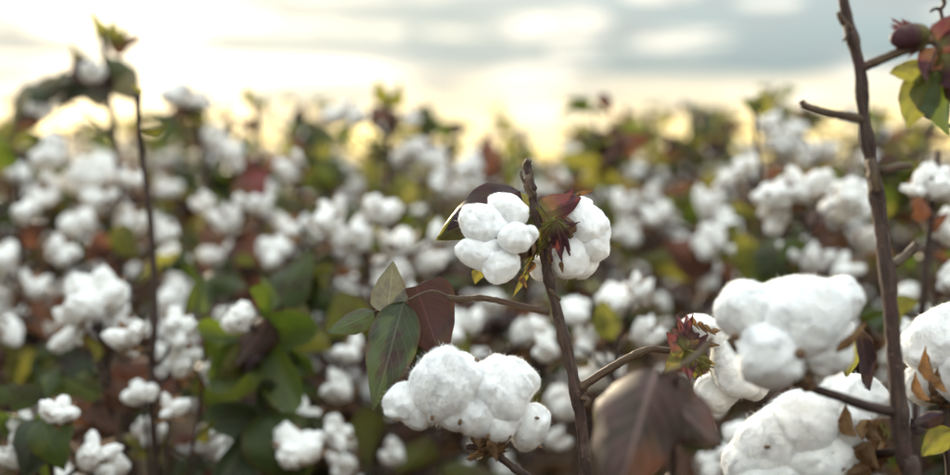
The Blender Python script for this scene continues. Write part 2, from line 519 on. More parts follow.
def carpel_mesh(seed):
    """one dry segment of the bur, pointing along +Y, hollow side +Z"""
    rng = random.Random(seed); nu, nv = 4, 6
    vs, fs, uv = [], [], []
    for side in (0, 1):
        for j in range(nv + 1):
            v = j / nv; w = 0.36 * math.sin(math.pi * (0.12 + 0.86 * v) ** 0.75) + 0.01
            for i in range(nu + 1):
                u = -1 + 2 * i / nu
                z = 0.34 * (u * u) * w * 2 + 0.42 * v ** 2.2 * (1 + 0.15 * rng.random()) - 0.05
                vs.append(Vector((u * w, v - 0.10 * v ** 3, z - side * 0.05)))
                uv.append((i / nu, v))
    N = (nu + 1) * (nv + 1)
    for s_ in (0, 1):
        for j in range(nv):
            for i in range(nu):
                a = s_ * N + j * (nu + 1) + i
                q = (a, a + 1, a + nu + 2, a + nu + 1)
                fs.append(q if s_ == 0 else q[::-1])
    rim = [i for i in range(nu + 1)] + [j * (nu + 1) + nu for j in range(1, nv + 1)] + [nv * (nu + 1) + i for i in range(nu - 1, -1, -1)] + [j * (nu + 1) for j in range(nv - 1, 0, -1)]
    for a, b in zip(rim, rim[1:] + rim[:1]): fs.append((b, a, a + N, b + N))
    return mesh('carpel', vs, fs, ['dry_bur'], uvs=uv)


CARPEL = [carpel_mesh(i) for i in range(3)]


def bract_mesh(mat, seed, teeth=6):
    """toothed leafy bract cupping along +Y"""
    rng = random.Random(seed); n = teeth * 4; rings = 6
    vs, fs, uv = [], [], []
    for i in range(n + 1):
        a = -1 + 2 * i / n
        tooth = abs(((i / 4) % 1) - 0.5) * 2
        cut = (0.22, 0.34, 0.16, 0.28, 0.38, 0.2, 0.3)[(i // 4 + seed) % 7]
        r = (0.62 + 0.38 * math.cos(a * 1.5)) * (1 - cut * (1 - tooth) ** 1.0) * (1 + .12 * math.sin(seed * 3 + i // 4 * 2.2))
        ang = a * 1.15
        for k in range(rings + 1):
            t = 0.04 + 0.96 * k / rings
            tx = math.sin(ang) * r * t * 0.75
            ty = math.cos(ang) * r * t
            z = 0.9 * tx * tx + 0.40 * ty ** 2 + 0.05 * math.sin(a * 14) * t + 0.05 * rng.uniform(-1, 1) * (t > .8)
            vs.append(Vector((tx, ty, z))); uv.append((0.5 + tx * .5, ty))
    for i in range(n):
        for k in range(rings):
            a = i * (rings + 1) + k; b = a + rings + 1
            fs.append((a, b, b + 1, a + 1))
    return mesh('bract', vs, fs, [mat], uvs=uv)


BRACT = {m: [bract_mesh(m, i) for i in range(3)] for m in ('bract_purple', 'bract_green', 'bract_dry')}


def receptacle_mesh():
    v, f = ico(2)
    return mesh('boll', [Vector((p.x, p.y, p.z * 0.7)) * (1 + 0.08 * noise.noise(p * 3)) for p in v], f, ['dry_bur'])


RECEPT = receptacle_mesh()


def cam_axes(theta):
    return RT * math.cos(theta) + UP * math.sin(theta), -RT * math.sin(theta) + UP * math.cos(theta)


def around(origin, axis, phi, tilt, length, width=None):
    """matrix whose +Y leans from the axis by tilt, at azimuth phi; +Z looks back to the axis"""
    axis = axis.normalized()
    e1 = axis.orthogonal().normalized(); e2 = axis.cross(e1)
    rad = e1 * math.cos(phi) + e2 * math.sin(phi)
    y = axis * math.cos(tilt) + rad * math.sin(tilt)
    z = axis * math.sin(tilt) - rad * math.cos(tilt)
    x = y.cross(z)
    w = width or length
    return frame(origin, x * w, y * length, z * length)


def px_boll(parent, base, axis, locks, kind, carpels=5, clen=30, cmat=None, bracts=0, bmat='bract_dry', blen=34, rec=7, seed=0, ctilt=1.2, btilt=1.5):
    """boll whose stalk end is at base=(px,py,depth); locks: (px, py, depth offset m, rx px, ry px, angle deg)"""
    rng = random.Random(seed + 77)
    bpos = P(*base); d = base[2]
    axis = (RT * axis[0] + UP * axis[1] + FWD * axis[2]).normalized()
    r = S(rec, d)
    e1 = axis.orthogonal().normalized()
    boll = obj('boll', RECEPT, parent, frame(bpos, e1 * r, axis.cross(e1) * r, axis * r))
    lk = 0.95 if kind is FLUFFY else 1.0
    for i, (x, y, dz, rx, ry, an) in enumerate(locks):
        ax, ay = cam_axes(R(an))
        dd = d + dz
        me = kind[(i + seed) % len(kind)]
        rz = 0.5 * (rx + ry) * 0.92
        flip = -1 if rng.random() < .5 else 1
        obj('lock', me, boll, frame(P(x, y, dd), ax * S(rx * lk, dd) * flip, ay * S(ry * lk, dd), FWD * S(rz, dd) * flip))
    for i in range(carpels):
        L = S(clen, d) * rng.uniform(.85, 1.15)
        obj('carpel', CARPEL[i % 3], boll, around(bpos, axis, 2 * math.pi * i / carpels + rng.uniform(-.25, .25) + seed, ctilt + rng.uniform(-.2, .25), L))
    for i in range(bracts):
        L = S(blen, d) * rng.uniform(.88, 1.15)
        obj('bract', BRACT[bmat][i % 3], boll, around(bpos - axis * r * .6, axis, 2 * math.pi * i / bracts + rng.uniform(-.2, .2) + seed * 1.7, btilt + rng.uniform(-.2, .2), L, L * 1.15))
    return boll


def px_bract(parent, b, t, wpx, mat, d2=None, roll=0.0, var=0):
    """toothed bract from base b=(px,py,depth) to tip t"""
    A = P(*b); B = P(t[0], t[1], d2 if d2 else b[2])
    y = B - A; L = y.length; y.normalize()
    x = Quaternion(y, roll) @ y.cross(FWD).normalized()
    w = S(wpx, b[2]) / 1.15
    return obj('bract', BRACT[mat][var % 3], parent, frame(A, x * w, y * L, x.cross(y) * L))


def px_path(pts):
    return [P(*p) for p in pts]


def px_tube(name, parent, pts, r0, r1, mat='bark', sides=9, rough=0.12, per=6, nodes=()):
    """tube through photo points, radii in px at the first/last depth"""
    path = catmull(px_path(pts), per)
    t = Tubes().add(path, S(r0, pts[0][2]), S(r1, pts[-1][2]), sides, rough, nodes)
    org = WM[parent.name].translation
    return obj(name, t.mesh(name, mat, org), parent, Matrix.Translation(org))


def to_ground(pts, r):
    """continue a stem path from its lowest visible point down to the soil"""
    a = P(*pts[0])
    return Vector((a.x * 0.98, a.y + 0.03, 0.0))


def plant_root(ground, label, group=None, name='cotton_plant'):
    o = obj(name, None, None, Matrix.Translation(ground))
    return tag(o, label, 'cotton plant', group)


def stem_obj(root, pts, r_base, r0, r1, mat='bark', sides=10, rough=0.13, nodes=(), low=True):
    vis = px_path(pts)
    g = WM[root.name].translation
    path = catmull([g + Vector((0, 0, -0.02)), g.lerp(vis[0], 0.5) + Vector((0.008, 0, 0))] + vis, 7)
    n = len(path); d = pts[-1][2]
    # arc-length based radius so that the visible part keeps its measured taper
    k0 = 14 / (n - 1)
    ra, rb, rc = r_base, S(r0, pts[0][2]), S(r1, d)
    f = lambda w: ra + (rb - ra) * min(1, w / k0) if w < k0 else rb + (rc - rb) * (w - k0) / (1 - k0)
    t = Tubes().add(path, 0, 0, sides, rough, nodes, True, f)
    return obj('stem', t.mesh('stem', mat, g), root, Matrix.Translation(g))


# ------------------------------------------------------------------ ground
def build_ground():
    n = 120; vs, fs = [], []
    xs = np.concatenate([[-600, -150, -40], np.linspace(-9, 9, 60), [40, 150, 600]])
    ys = np.concatenate([[-20], np.linspace(-1.5, 14, 70), [20, 30, 50, 90, 200, 500, 1200]])
    for y in ys:
        for x in xs:
            near = max(0, 1 - abs(y - 5) / 12)
            z = near * (0.03 * noise.noise(Vector((x * 1.7, y * 1.7, 0))) + 0.02 * noise.noise(Vector((x * 5, y * 5, 3)))) - 0.03
            vs.append((x, y, z))
    m = len(xs)
    for j in range(len(ys) - 1):
        for i in range(m - 1):
            a = j * m + i; fs.append((a, a + 1, a + m + 1, a + m))
    o = obj('field_soil', mesh('field_soil', vs, fs, ['soil']))
    o['kind'] = 'structure'; o['label'] = 'dark brown soil of the cotton field under the plants'


build_ground()

# ------------------------------------------------------------------ the plant in focus
def build_main():
    D = 1.19
    pts = [(586, 500, D), (583, 440, D), (576, 392, D), (566, 345, D), (556, 308, D), (548, 275, D), (541, 235, D), (534, 205, D + .004), (531, 186, D), (527, 163, D)]
    g = to_ground(pts, 0)
    root = plant_root(g, 'cotton plant in sharp focus, brown stem with small open boll on top', None)
    stem_obj(root, pts, 0.0085, 6.2, 3.7, 'bark', 12, 0.24, nodes=((0.36, .35), (0.47, .4), (0.62, .35), (0.80, .4), (0.90, .5)))
    # withered tip
    px_tube('stem_tip', root, [(533, 196, D), (527, 184, D - .004), (530, 174, D), (526, 166, D), (529, 160, D - .003)], 4.6, 3.2, 'bark_light', 8, 0.35)
    px_tube('bud_stub', root, [(527, 186, D), (522, 178, D - .006), (521, 171, D - .006)], 1.8, 1.2, 'bark_light', 6, 0.3)
    # boll A, facing left towards the camera
    b = px_boll(root, (531, 246, D - .004), (-0.86, -0.1, -0.45), [
        (482, 225, -.012, 26, 21, -28), (508, 209, -.006, 22, 15, -28), (515, 238, -.034, 16.5, 15.5, 20),
        (482, 253, -.016, 26, 18, -14), (502, 266, -.026, 19.5, 16.5, 10), (529, 236, -.03, 11, 9, 70), (497, 240, -.004, 24, 22, 0)],
        SMOOTH, 5, 24, None, 3, 'bract_green', 27, 6, 2, 1.35, 1.6)
    for (bx, by, tx, ty, w, m) in ((527, 270, 513, 297, 8, 'bract_green'), (520, 277, 527, 288, 7, 'bract_dry'), (478, 270, 475, 284, 16, 'bract_green'), (534, 262, 524, 276, 9, 'bract_dry')):
        px_leaf(b, (bx, by, D - .012), (tx, ty), w, m, 'lance', 0.4, None, 0.4, 0.1, 0.08, 0.4, int(bx))
    px_tube('stalk', root, [(544, 262, D), (540, 250, D - .004), (532, 245, D - .006)], 3, 3.4, 'bark_light', 7)
    for (x, y, q) in ((503, 243, 1.3), (496, 238, 1.0), (523, 253, 1.2)):
        obj('seed_speck', RECEPT, b, frame(P(x, y, D - .036), RT * S(q, D), UP * S(q * .8, D), FWD * S(q, D)))
    # boll B, seen from behind, facing right
    b = px_boll(root, (556, 222, D - .006), (0.75, -0.35, 0.55), [
        (585, 224, .022, 31, 21, -52), (592, 238, .020, 24, 16, -70), (570, 255, .018, 24, 22, 65), (583, 262, .03, 18, 15, 30), (541, 268, .02, 12, 13, 20), (578, 208, .03, 16, 12, 10)],
        SMOOTH, 4, 28, None, 0, 'bract_dry', 40, 7, 5, 0.85)
    px_leaf(b, (546, 213, D - .014), (580, 197), 32, 'bract_purple', 'heart', 0.25, D + .004, 0.45, -0.16, .10, 0.15, 3, 'dark purple bract folded over the boll')
    px_leaf(b, (548, 210, D - .008), (574, 186), 22, 'bract_purple', 'ovate', -0.3, D + .008, 0.4, 0.14, .10, 0.2, 6)
    px_bract(b, (556, 219, D - .018), (562, 254), 34, 'bract_purple', D - .020, 0.1, 2)
    px_bract(b, (554, 220, D - .016), (540, 250), 26, 'bract_green', D - .016, -0.2, 1)
    for (tx, ty, w, m, s, rl) in ((562, 262, 18, 'bract_purple', 4, .2), (580, 222, 15, 'bract_purple', 5, -.4), (536, 258, 13, 'bract_green', 7, .3), (549, 242, 20, 'bract_green', 8, 0.1), (571, 238, 16, 'bract_green', 9, .2), (535, 206, 12, 'bract_green', 10, .4), (570, 256, 11, 'bract_purple', 12, .6), (553, 262, 9, 'bract_purple', 14, -.3)):
        px_leaf(b, (555, 221, D - .016), (tx, ty), w, m, 'lance', rl, D - .014, 0.4, 0.14, .10, 0.3, s)
    for (bx, by, tx, ty) in ((576, 196, 594, 190), (560, 262, 563, 273), (548, 254, 552, 266)):
        px_leaf(b, (bx, by, D - .01), (tx, ty), 5, 'bract_dry', 'lance', 0.4, None, .3, .2, .1, .5, bx)
    px_tube('stalk', root, [(545, 250, D), (550, 236, D - .01), (556, 223, D - .01)], 3.4, 4, 'bark_light', 7)
    # leaf behind boll A
    px_leaf(root, (520, 191, D + .028), (437, 238), 62, 'leaf_purple', 'ovate', 0.35, D + .02, 0.55, -0.16, 0.10, 0.25, 21, 'drooping purple and olive leaf behind the top boll')
    px_leaf(root, (484, 214, D + .022), (436, 240), 34, 'leaf_olive', 'ovate', 0.2, D + .014, 0.4, -0.12, 0.08, 0.2, 25)
    px_leaf(root, (538, 205, D + .03), (488, 186), 24, 'leaf_olive', 'ovate', 0.4, D + .035, 0.3, 0.2, .08, .2, 22)
    px_tube('petiole', root, [(541, 214, D + .005), (535, 198, D + .02), (525, 190, D + .028)], 1.6, 1.3, 'bark_light', 6)
    # left branch with its leaf cluster
    px_tube('branch', root, [(549, 312, D), (525, 307, D - .004), (500, 301, D - .006), (480, 298, D - .006), (462, 299, D - .004), (447, 297, D - .004)], 3.3, 2.8, 'bark_light', 8, 0.2, 6, ((0.62, .5), (0.8, .4)))
    px_tube('petiole', root, [(452, 298, D - .004), (432, 291, D - .006), (408, 300, D - .01)], 1.7, 1.5, 'bark_light', 6)
    px_leaf(root, (404, 302, D - .014), (373, 410), 58, 'leaf_grey_green', 'ovate', 0.05, D - .035, 0.38, -0.09, .055, 0.3, 31, 'dark grey-green leaf hanging point down')
    px_leaf(root, (406, 306, D - .002), (386, 395), 40, 'leaf_green', 'ovate', -0.9, D + .005, 0.5, 0.05, .05, 0.1, 37)
    px_leaf(root, (388, 313, D - .012), (393, 261), 42, 'leaf_pale_underside', 'ovate', 0.1, D + .0, 0.35, 0.06, .03, 0.05, 32, 'small pale grey-green leaf pointing up')
    px_leaf(root, (374, 312, D - .002), (326, 333), 27, 'leaf_grey_green', 'ovate', 0.35, D - .006, 0.4, 0.08, .05, 0.2, 33, 'small green leaf pointing left')
    px_tube('petiole', root, [(408, 301, D - .008), (390, 307, D - .004), (374, 312, D - .002)], 1.2, 1.1, 'bark_light', 6)
    px_leaf(root, (416, 286, D + .002), (441, 362), 72, 'leaf_purple', 'heart', -0.12, D - .004, 0.38, 0.10, .075, -0.25, 34, 'broad dark purple leaf')
    # big fluffy boll C
    Dc = 1.13
    bc = px_boll(root, (484, 446, Dc), (-0.25, 0.85, -0.35), [
        (446, 386, -.005, 42, 37, 62), (409, 402, .004, 22, 26, 75), (501, 391, .0, 31, 38, 20), (511, 382, .018, 29, 27, 0),
        (474, 416, -.012, 22, 22, 0), (454, 416, -.010, 20, 15, -30), (527, 426, .010, 23, 25, -20), (499, 423, -.006, 22, 21, 20), (421, 412, .0, 20, 18, 0), (464, 372, .012, 22, 18, -30)],
        FLUFFY, 4, 27, None, 3, 'bract_dry', 24, 8, 3, 1.0, 2.0)
    for (x, y, s) in ((432, 418, 3), (460, 422, 3.5), (477, 360, 3), (414, 379, 3), (537, 418, 2.6), (540, 447, 3), (488, 436, 3)):
        ax, ay = cam_axes(x); q = S(s, Dc)
        obj('seed_speck', RECEPT, bc, frame(P(x, y, Dc - .028 if 425 < x < 520 and y > 400 else Dc - .01), ax * q, ay * q * .6, FWD * q))
    px_leaf(bc, (478, 446, Dc - .02), (492, 420), 16, 'bract_dry', 'ovate', .3, None, .6, .2, .1, .3, 41)
    px_leaf(bc, (488, 448, Dc - .02), (512, 436), 22, 'bract_dry', 'ovate', .3, None, .6, .2, .1, .3, 42)
    px_leaf(bc, (484, 448, Dc - .02), (497, 462), 18, 'bract_dry', 'ovate', .8, None, .6, .2, .1, .3, 43)
    px_tube('branch', root, [(590, 508, D), (556, 494, D - .03), (526, 476, Dc), (505, 461, Dc), (485, 448, Dc), (466, 447, Dc)], 4.4, 3.6, 'bark', 8, 0.2, 6, ((0.5, .3), (0.75, .5)))
    # right branch and boll D
    px_tube('branch', root, [(580, 388, D), (596, 377, D - .003), (614, 366, D - .006), (632, 356, D - .008), (650, 349, D - .01), (664, 350, D - .01), (680, 352, D - .01)], 4.6, 3.2, 'bark_light', 9, 0.18, 6, ((0.55, .25), (0.03, .5)))
    Dd = 1.17
    bd = px_boll(root, (684, 353, Dd), (0.7, -0.1, 0.6), [
        (733, 370, .018, 32, 24, -60), (718, 392, .03, 26, 20, 20), (704, 330, .012, 25, 15, -22), (752, 385, .02, 18, 16, 0), (735, 340, .04, 26, 22, 0)],
        FLUFFY, 4, 30, None, 0, 'bract_purple', 40, 9, 6, .9)
    px_bract(bd, (686, 352, Dd - .012), (692, 312), 46, 'bract_purple', Dd - .004, 0.1, 0)
    px_bract(bd, (687, 352, Dd - .014), (716, 372), 36, 'bract_green', Dd - .014, -0.2, 2)
    for (tx, ty, w, m, s, rl) in ((694, 314, 18, 'bract_purple', 2, .4), (664, 374, 24, 'bract_green', 4, .3), (714, 368, 24, 'bract_green', 5, -.2), (690, 382, 26, 'bract_purple', 8, .5), (667, 332, 20, 'bract_purple', 6, .4), (720, 345, 16, 'bract_dry', 7, .5), (708, 334, 16, 'bract_purple', 11, -.3), (678, 320, 13, 'bract_purple', 9, -.3), (702, 378, 12, 'bract_green', 10, .2)):
        px_leaf(bd, (685, 350, Dd - .014), (tx, ty), w, m, 'lance', rl, Dd - .016, 0.4, 0.14, .12, 0.3, s)
    for (bx, by, tx, ty) in ((690, 318, 700, 330), (698, 322, 708, 334), (703, 326, 716, 335), (712, 332, 722, 330)):
        px_leaf(bd, (bx, by, Dd - .012), (tx, ty), 6, 'bract_dry', 'lance', .3, None, .4, .2, .1, .4, by)
    # old stubs and scars on the stem
    px_tube('stub', root, [(582, 398, D - .006), (588, 400, D - .010), (586, 406, D - .010)], 3.4, 2.2, 'bark_light', 7, .3)
    px_tube('stub', root, [(559, 300, D), (552, 292, D - .005), (549, 289, D - .005)], 2.6, 1.6, 'bark_light', 7, .3)


build_main()


# ------------------------------------------------------------------ the tall plant on the right, a little nearer
def build_right():
    D = 1.04
    pts = [(912, 500, D), (905, 462, D), (899, 410, D), (894, 350, D), (889, 290, D), (881, 230, D), (874, 180, D), (864, 120, D), (860, 70, D), (850, 30, D), (838, -25, D)]
    root = plant_root(to_ground(pts, 0), 'tall cotton plant with thick bare brown stem rising past the top right edge')
    stem_obj(root, pts, 0.011, 9.0, 5.0, 'bark', 12, 0.2, nodes=((0.33, .3), (0.52, .2), (0.64, .35), (0.72, .25), (0.80, .25), (0.9, .3)))
    px_tube('branch', root, [(866, 121, D), (845, 116, D - .005), (822, 112, D - .01), (806, 107, D - .012), (801, 101, D - .012)], 5, 3.0, 'bark_light', 9, .2, 6, ((.8, .3),))
    px_tube('stub', root, [(852, 32, D), (843, 22, D - .008), (838, 12, D - .01)], 4.2, 2.6, 'bark_light', 8, .3)
    px_tube('stub', root, [(845, 24, D - .008), (846, 36, D - .012), (843, 41, D - .014)], 2.2, 1.4, 'bark_light', 7, .3)
    px_tube('branch', root, [(861, 68, D), (880, 60, D - .005), (900, 52, D - .01), (916, 47, D - .01), (928, 40, D - .01), (938, 46, D - .01)], 5, 3.6, 'bark_light', 9, .15)
    px_tube('stub', root, [(876, 172, D), (886, 170, D - .01), (900, 167, D - .02), (911, 166, D - .025)], 4.6, 3.4, 'bark_light', 8, .2)
    px_tube('stub', root, [(892, 265, D), (902, 258, D + .01), (914, 247, D + .015), (916, 243, D + .015)], 4.8, 3.4, 'bark_light', 8, .25)
    # knuckle in the stem
    px_tube('stem_knuckle', root, [(871, 160, D - .006), (874, 175, D - .009), (877, 190, D - .006)], 5.5, 6.2, 'bark_light', 9, .3)
    # closed dark boll and bracts at the top right
    bb = px_boll(root, (928, 40, D - .012), (-0.85, 0.3, -.3), [], SMOOTH, 0, 10, None, 0, 'bract_purple', 30, 6, 1)
    v, f = ico(3)
    bd = mesh('bud', [Vector((p.x * (1 + .25 * max(0, p.z)), p.y, p.z * 1.25 + .18 * max(0, p.z) ** 4)) * (1 + .05 * noise.noise(p * 4)) for p in v], f, ['bract_purple'], uvs=[(0.5 + .3 * math.atan2(p.y, p.x) / 3.15, .5 + .5 * p.z) for p in v])
    ax, ay = cam_axes(R(14)); q = S(15, D)
    obj('bud', bd, bb, frame(P(911, 36, D - .012), ay * q * .8, FWD * q * .8, -ax * q))
    for (tx, ty, w, s) in ((893, 26, 14, 1), (893, 42, 12, 2), (902, 20, 12, 3)):
        px_leaf(bb, (928, 38, D - .014), (tx, ty), w, 'bract_purple', 'lance', .3, None, .5, .12, .06, .2, s)
    for k, (tx, ty, w) in enumerate(((892, 30, 26), (896, 44, 24), (900, 18, 22))):
        px_bract(bb, (930, 42, D - .016 + .012 * (k == 2)), (tx, ty), w, 'bract_purple', D - .014, (-.4, .4, 0)[k], k)
    for (bx, by, tx, ty, w, m, rl, sh) in ((936, 48, 980, 50, 46, 'bract_purple', .2, 'ovate'), (936, 46, 956, 14, 28, 'bract_purple', .4, 'ovate'), (935, 48, 926, 84, 28, 'bract_purple', -.2, 'lance'),
                                           (932, 64, 890, 72, 30, 'leaf_olive', .5, 'ovate'), (930, 70, 908, 130, 44, 'leaf_olive', .15, 'ovate'), (936, 70, 950, 136, 58, 'leaf_green', -.2, 'ovate'), (940, 55, 964, 92, 40, 'bract_purple', .3, 'ovate'), (950, 60, 985, 120, 50, 'leaf_brown', .3, 'heart')):
        px_leaf(root, (bx, by, D - .012), (tx, ty), w, m, sh, rl, D - .02, .4, .08, .06, .3, bx + ty)
    px_tube('petiole', root, [(938, 46, D - .01), (933, 58, D - .012), (930, 72, D - .012)], 2, 1.6, 'bark_light', 6)
    px_tube('twig', root, [(944, 40, D), (942, 22, D), (940, 10, D), (934, 9, D), (930, 12, D)], 2.4, 1.4, 'bark_dark', 6, .3)
    px_tube('twig', root, [(940, 10, D), (944, 4, D), (943, -2, D)], 2.0, 2.4, 'bark_dark', 6, .3)
    px_tube('branch', root, [(938, 46, D - .01), (935, 90, D + .02), (920, 112, D + .03), (955, 128, D + .04)], 1.6, 2.0, 'bark_light', 7, .2)
    # boll E, large, nearest the camera
    De = 0.97
    be = px_boll(root, (808, 386, De + .03), (-0.5, 0.8, -.2), [
        (752, 312, .012, 38, 30, -10), (805, 318, .0, 48, 42, 30), (768, 355, -.012, 36, 33, -70), (838, 300, .012, 25, 27, -40), (825, 345, .004, 34, 30, 50), (790, 300, .02, 36, 24, 0), (800, 365, .01, 28, 22, 0)],
        FLUFFY, 4, 27, None, 0, 'bract_dry', 20, 8, 7, 1.0)
    for (x, y, s) in ((800, 354, 6), (735, 337, 5)):
        ax, ay = cam_axes(.5); q = S(s, De)
        obj('seed_speck', RECEPT, be, frame(P(x, y, De - .03), ax * q, ay * q, FWD * q))
    px_leaf(be, (836, 352, De), (865, 322), 16, 'bract_dry', 'ovate', .6, None, .6, -.2, .05, .2, 71)
    px_leaf(be, (806, 384, De + .02), (836, 366), 16, 'bract_dry', 'ovate', .6, None, .6, .2, .08, .2, 72)
    px_tube('branch', root, [(896, 412, D), (870, 407, D - .01), (840, 397, D - .02), (812, 388, D - .03), (797, 382, De + .03)], 5.6, 4.2, 'bark', 9, .15)
    px_tube('twig', root, [(797, 382, De + .03), (770, 378, De + .04), (750, 370, De + .04), (736, 350, De + .03), (728, 338, De + .03)], 2.6, 3.4, 'bark_light', 8, .2)
    # boll F, low and broad
    Df = 1.10
    bf = px_boll(root, (868, 455, Df), (-0.75, 0.5, -.1), [
        (768, 446, -.008, 42, 33, 50), (806, 424, -.012, 38, 34, 20), (788, 426, .006, 40, 30, 40), (828, 402, .01, 38, 27, 25), (760, 462, -.005, 40, 34, 20), (838, 425, .0, 34, 26, -20), (856, 408, .004, 22, 24, 0), (815, 460, -.012, 42, 32, 10), (862, 398, .03, 34, 24, -20), (780, 480, -.01, 50, 30, 0)],
        FLUFFY, 5, 38, None, 4, 'bract_dry', 36, 10, 8, 1.0, 1.7)
    for (bx, by, tx, ty, w, s) in ((856, 436, 846, 404, 24, 1), (862, 440, 884, 420, 26, 2), (845, 470, 832, 452, 26, 3), (858, 450, 880, 470, 30, 4), (880, 440, 868, 420, 20, 6), (870, 468, 835, 478, 24, 8)):
        px_leaf(bf, (bx, by, Df - .035), (tx, ty), w, 'bract_dry', 'ovate', .4, None, .75, .2, .08, .3, s)
    obj('seed_speck', RECEPT, bf, frame(P(767, 447, Df - .045), RT * S(3.5, Df), UP * S(2, Df), FWD * S(2, Df)))
    px_tube('branch', root, [(905, 450, D), (890, 452, D + .03), (868, 456, Df)], 5, 4.4, 'bark_dark', 9, .2)
    # withered brown leaf between E and F
    px_leaf(root, (800, 388, Df + .02), (764, 412), 34, 'leaf_brown', 'heart', .5, None, .7, .25, .16, .4, 81)
    px_leaf(root, (812, 380, Df + .03), (790, 400), 30, 'bract_dry', 'ovate', .9, None, .7, .25, .16, .4, 82)
    px_leaf(root, (858, 330, D + .06), (868, 400), 26, 'leaf_purple', 'ovate', .7, None, .7, .2, .1, .4, 83)
    px_leaf(root, (852, 330, D + .08), (846, 378), 30, 'leaf_olive', 'ovate', .5, None, .5, .2, .1, .2, 84)


build_right()


def build_right_edge():
    D = 1.12
    pts = [(952, 500, D), (944, 440, D), (946, 380, D), (962, 320, D)]
    root = plant_root(to_ground(pts, 0), 'cotton plant cut by the right edge, white boll with curled brown bur')
    stem_obj(root, pts, 0.007, 6, 4, 'bark_dark')
    bg = px_boll(root, (938, 398, D), (0.1, 0.95, -.2), [
        (942, 340, .0, 36, 34, 70), (925, 352, .01, 22, 30, 75), (960, 370, -.008, 30, 34, 0), (922, 384, .015, 20, 22, 0), (952, 320, .01, 28, 18, 20)],
        FLUFFY, 5, 30, None, 3, 'bract_dry', 26, 8, 9, .9, 1.8)
    for (bx, by, tx, ty, w, m, s) in ((940, 382, 926, 346, 22, 'bract_dry', 1), (930, 400, 916, 372, 18, 'bract_dry', 2), (944, 412, 912, 426, 26, 'leaf_purple', 4), (925, 432, 912, 418, 18, 'leaf_purple', 3), (948, 392, 938, 366, 14, 'bract_dry', 8)):
        px_leaf(bg, (bx, by, D - .04), (tx, ty), w, m, 'ovate', .5, None, .8, .2, .08, .3, s)
    px_leaf(root, (952, 430, D - .02), (922, 456), 32, 'leaf_olive', 'ovate', .3, None, .5, .15, .08, .2, 11)


build_right_edge()


def build_foreground_leaf():
    D = 0.92
    pts = [(668, 520, D + .06), (672, 480, D + .04), (674, 430, D + .03), (676, 392, D + .01), (676, 374, D)]
    root = plant_root(to_ground(pts, 0), 'small foreground plant with one large brown-purple leaf at bottom centre')
    stem_obj(root, pts, 0.005, 4, 2.0, 'bark_dark')
    px_leaf(root, (656, 371, D), (612, 508), 158, 'leaf_brown', 'heart', 0.25, D - .06, 0.95, -0.14, .10, 0.2, 91, 'left half of the folded brown leaf')
    px_leaf(root, (662, 372, D - .004), (722, 446), 96, 'leaf_brown', 'ovate', -0.5, D - .02, 0.5, 0.24, .11, -0.3, 92, 'right lobe of the folded brown leaf')
    px_tube('petiole', root, [(712, 338, D + .04), (700, 352, D + .03), (684, 364, D + .01), (664, 373, D)], 2.8, 2.4, 'bark_light', 8)


build_foreground_leaf()

# ------------------------------------------------------------------ stock bolls for the plants behind
def stock_boll(seed, sub, bur=True):
    """whole boll, about 1 unit radius, stalk at the origin, opening along +Z"""
    rng = random.Random(seed * 13 + 1)
    vs, fs, fm = [], [], []
    style = ('full', 'full', 'ragged', 'full', 'half', 'ragged', 'full', 'half', 'ragged', 'full')[seed % 10]
    n = rng.choice((4, 4, 5)) if style == 'full' else 3
    for i in range(n):
        v, f = lock_surface(sub, seed * 5 + i, 0.22)
        ph = 2 * math.pi * i / n + rng.uniform(-.3, .3); ti = rng.uniform(0.45, 1.2) if style != 'half' else rng.uniform(.25, .5)
        M = around(Vector((0, 0, 0.05)), Vector((0, 0, 1)), ph, ti, 1.0)
        L = rng.uniform(.48, .70); W = L * (rng.uniform(.68, .86) if style == 'full' else rng.uniform(.42, .66))
        c = M.to_3x3() @ Vector((0, 1, 0)) * rng.uniform(.52, .68)
        b = len(vs)
        for p in v: vs.append(M.to_3x3() @ Vector((p.y * W, p.x * L, p.z * W)) + c)
        fs += [tuple(b + k for k in q) for q in f]; fm += [0] * len(f)
    if bur:
        for i in range(n):
            M = around(Vector((0, 0, 0)), Vector((0, 0, 1)), 2 * math.pi * (i + .5) / n, rng.uniform(1.0, 1.5) if style != 'half' else rng.uniform(.55, .8), 0.95)
            b = len(vs); prof = [(-.05, 0), (.05, 0), (.3, .3), (-.3, .3), (.34, .65), (-.34, .65), (0, 1.15)]
            for x, y in prof: vs.append(M @ Vector((x, y, .35 * y * y + abs(x) * .4)))
            fs += [(b, b + 1, b + 2, b + 3), (b + 3, b + 2, b + 4, b + 5), (b + 5, b + 4, b + 6)]; fm += [1] * 3
        for i in range(4):                       # torn dry bracts under it
            M = around(Vector((0, 0, -.05)), Vector((0, 0, 1)), rng.uniform(0, 6.28), rng.uniform(1.2, 2.1), rng.uniform(.7, 1.1))
            b = len(vs)
            for x, y in ((0, 0), (.25, .35), (.12, .6), (.28, .95), (0, .7), (-.25, 1.05), (-.14, .6), (-.27, .35)): vs.append(M @ Vector((x, y, .3 * y * y)))
            fs += [(b, b + 1, b + 2, b + 4), (b + 2, b + 3, b + 4), (b, b + 4, b + 6, b + 7), (b + 4, b + 5, b + 6)]; fm += [2] * 4
    return vs, fs, fm


MIDBOLL = [mesh('boll', *stock_boll(i, 3)[:2], ['cotton_far', 'dry_bur', 'bract_dry'], stock_boll(i, 3)[2]) for i in range(10)]
LEAFMATS = ['leaf_green', 'leaf_olive', 'leaf_purple', 'leaf_russet', 'leaf_brown', 'leaf_grey_green', 'leaf_dead', 'bract_dry']


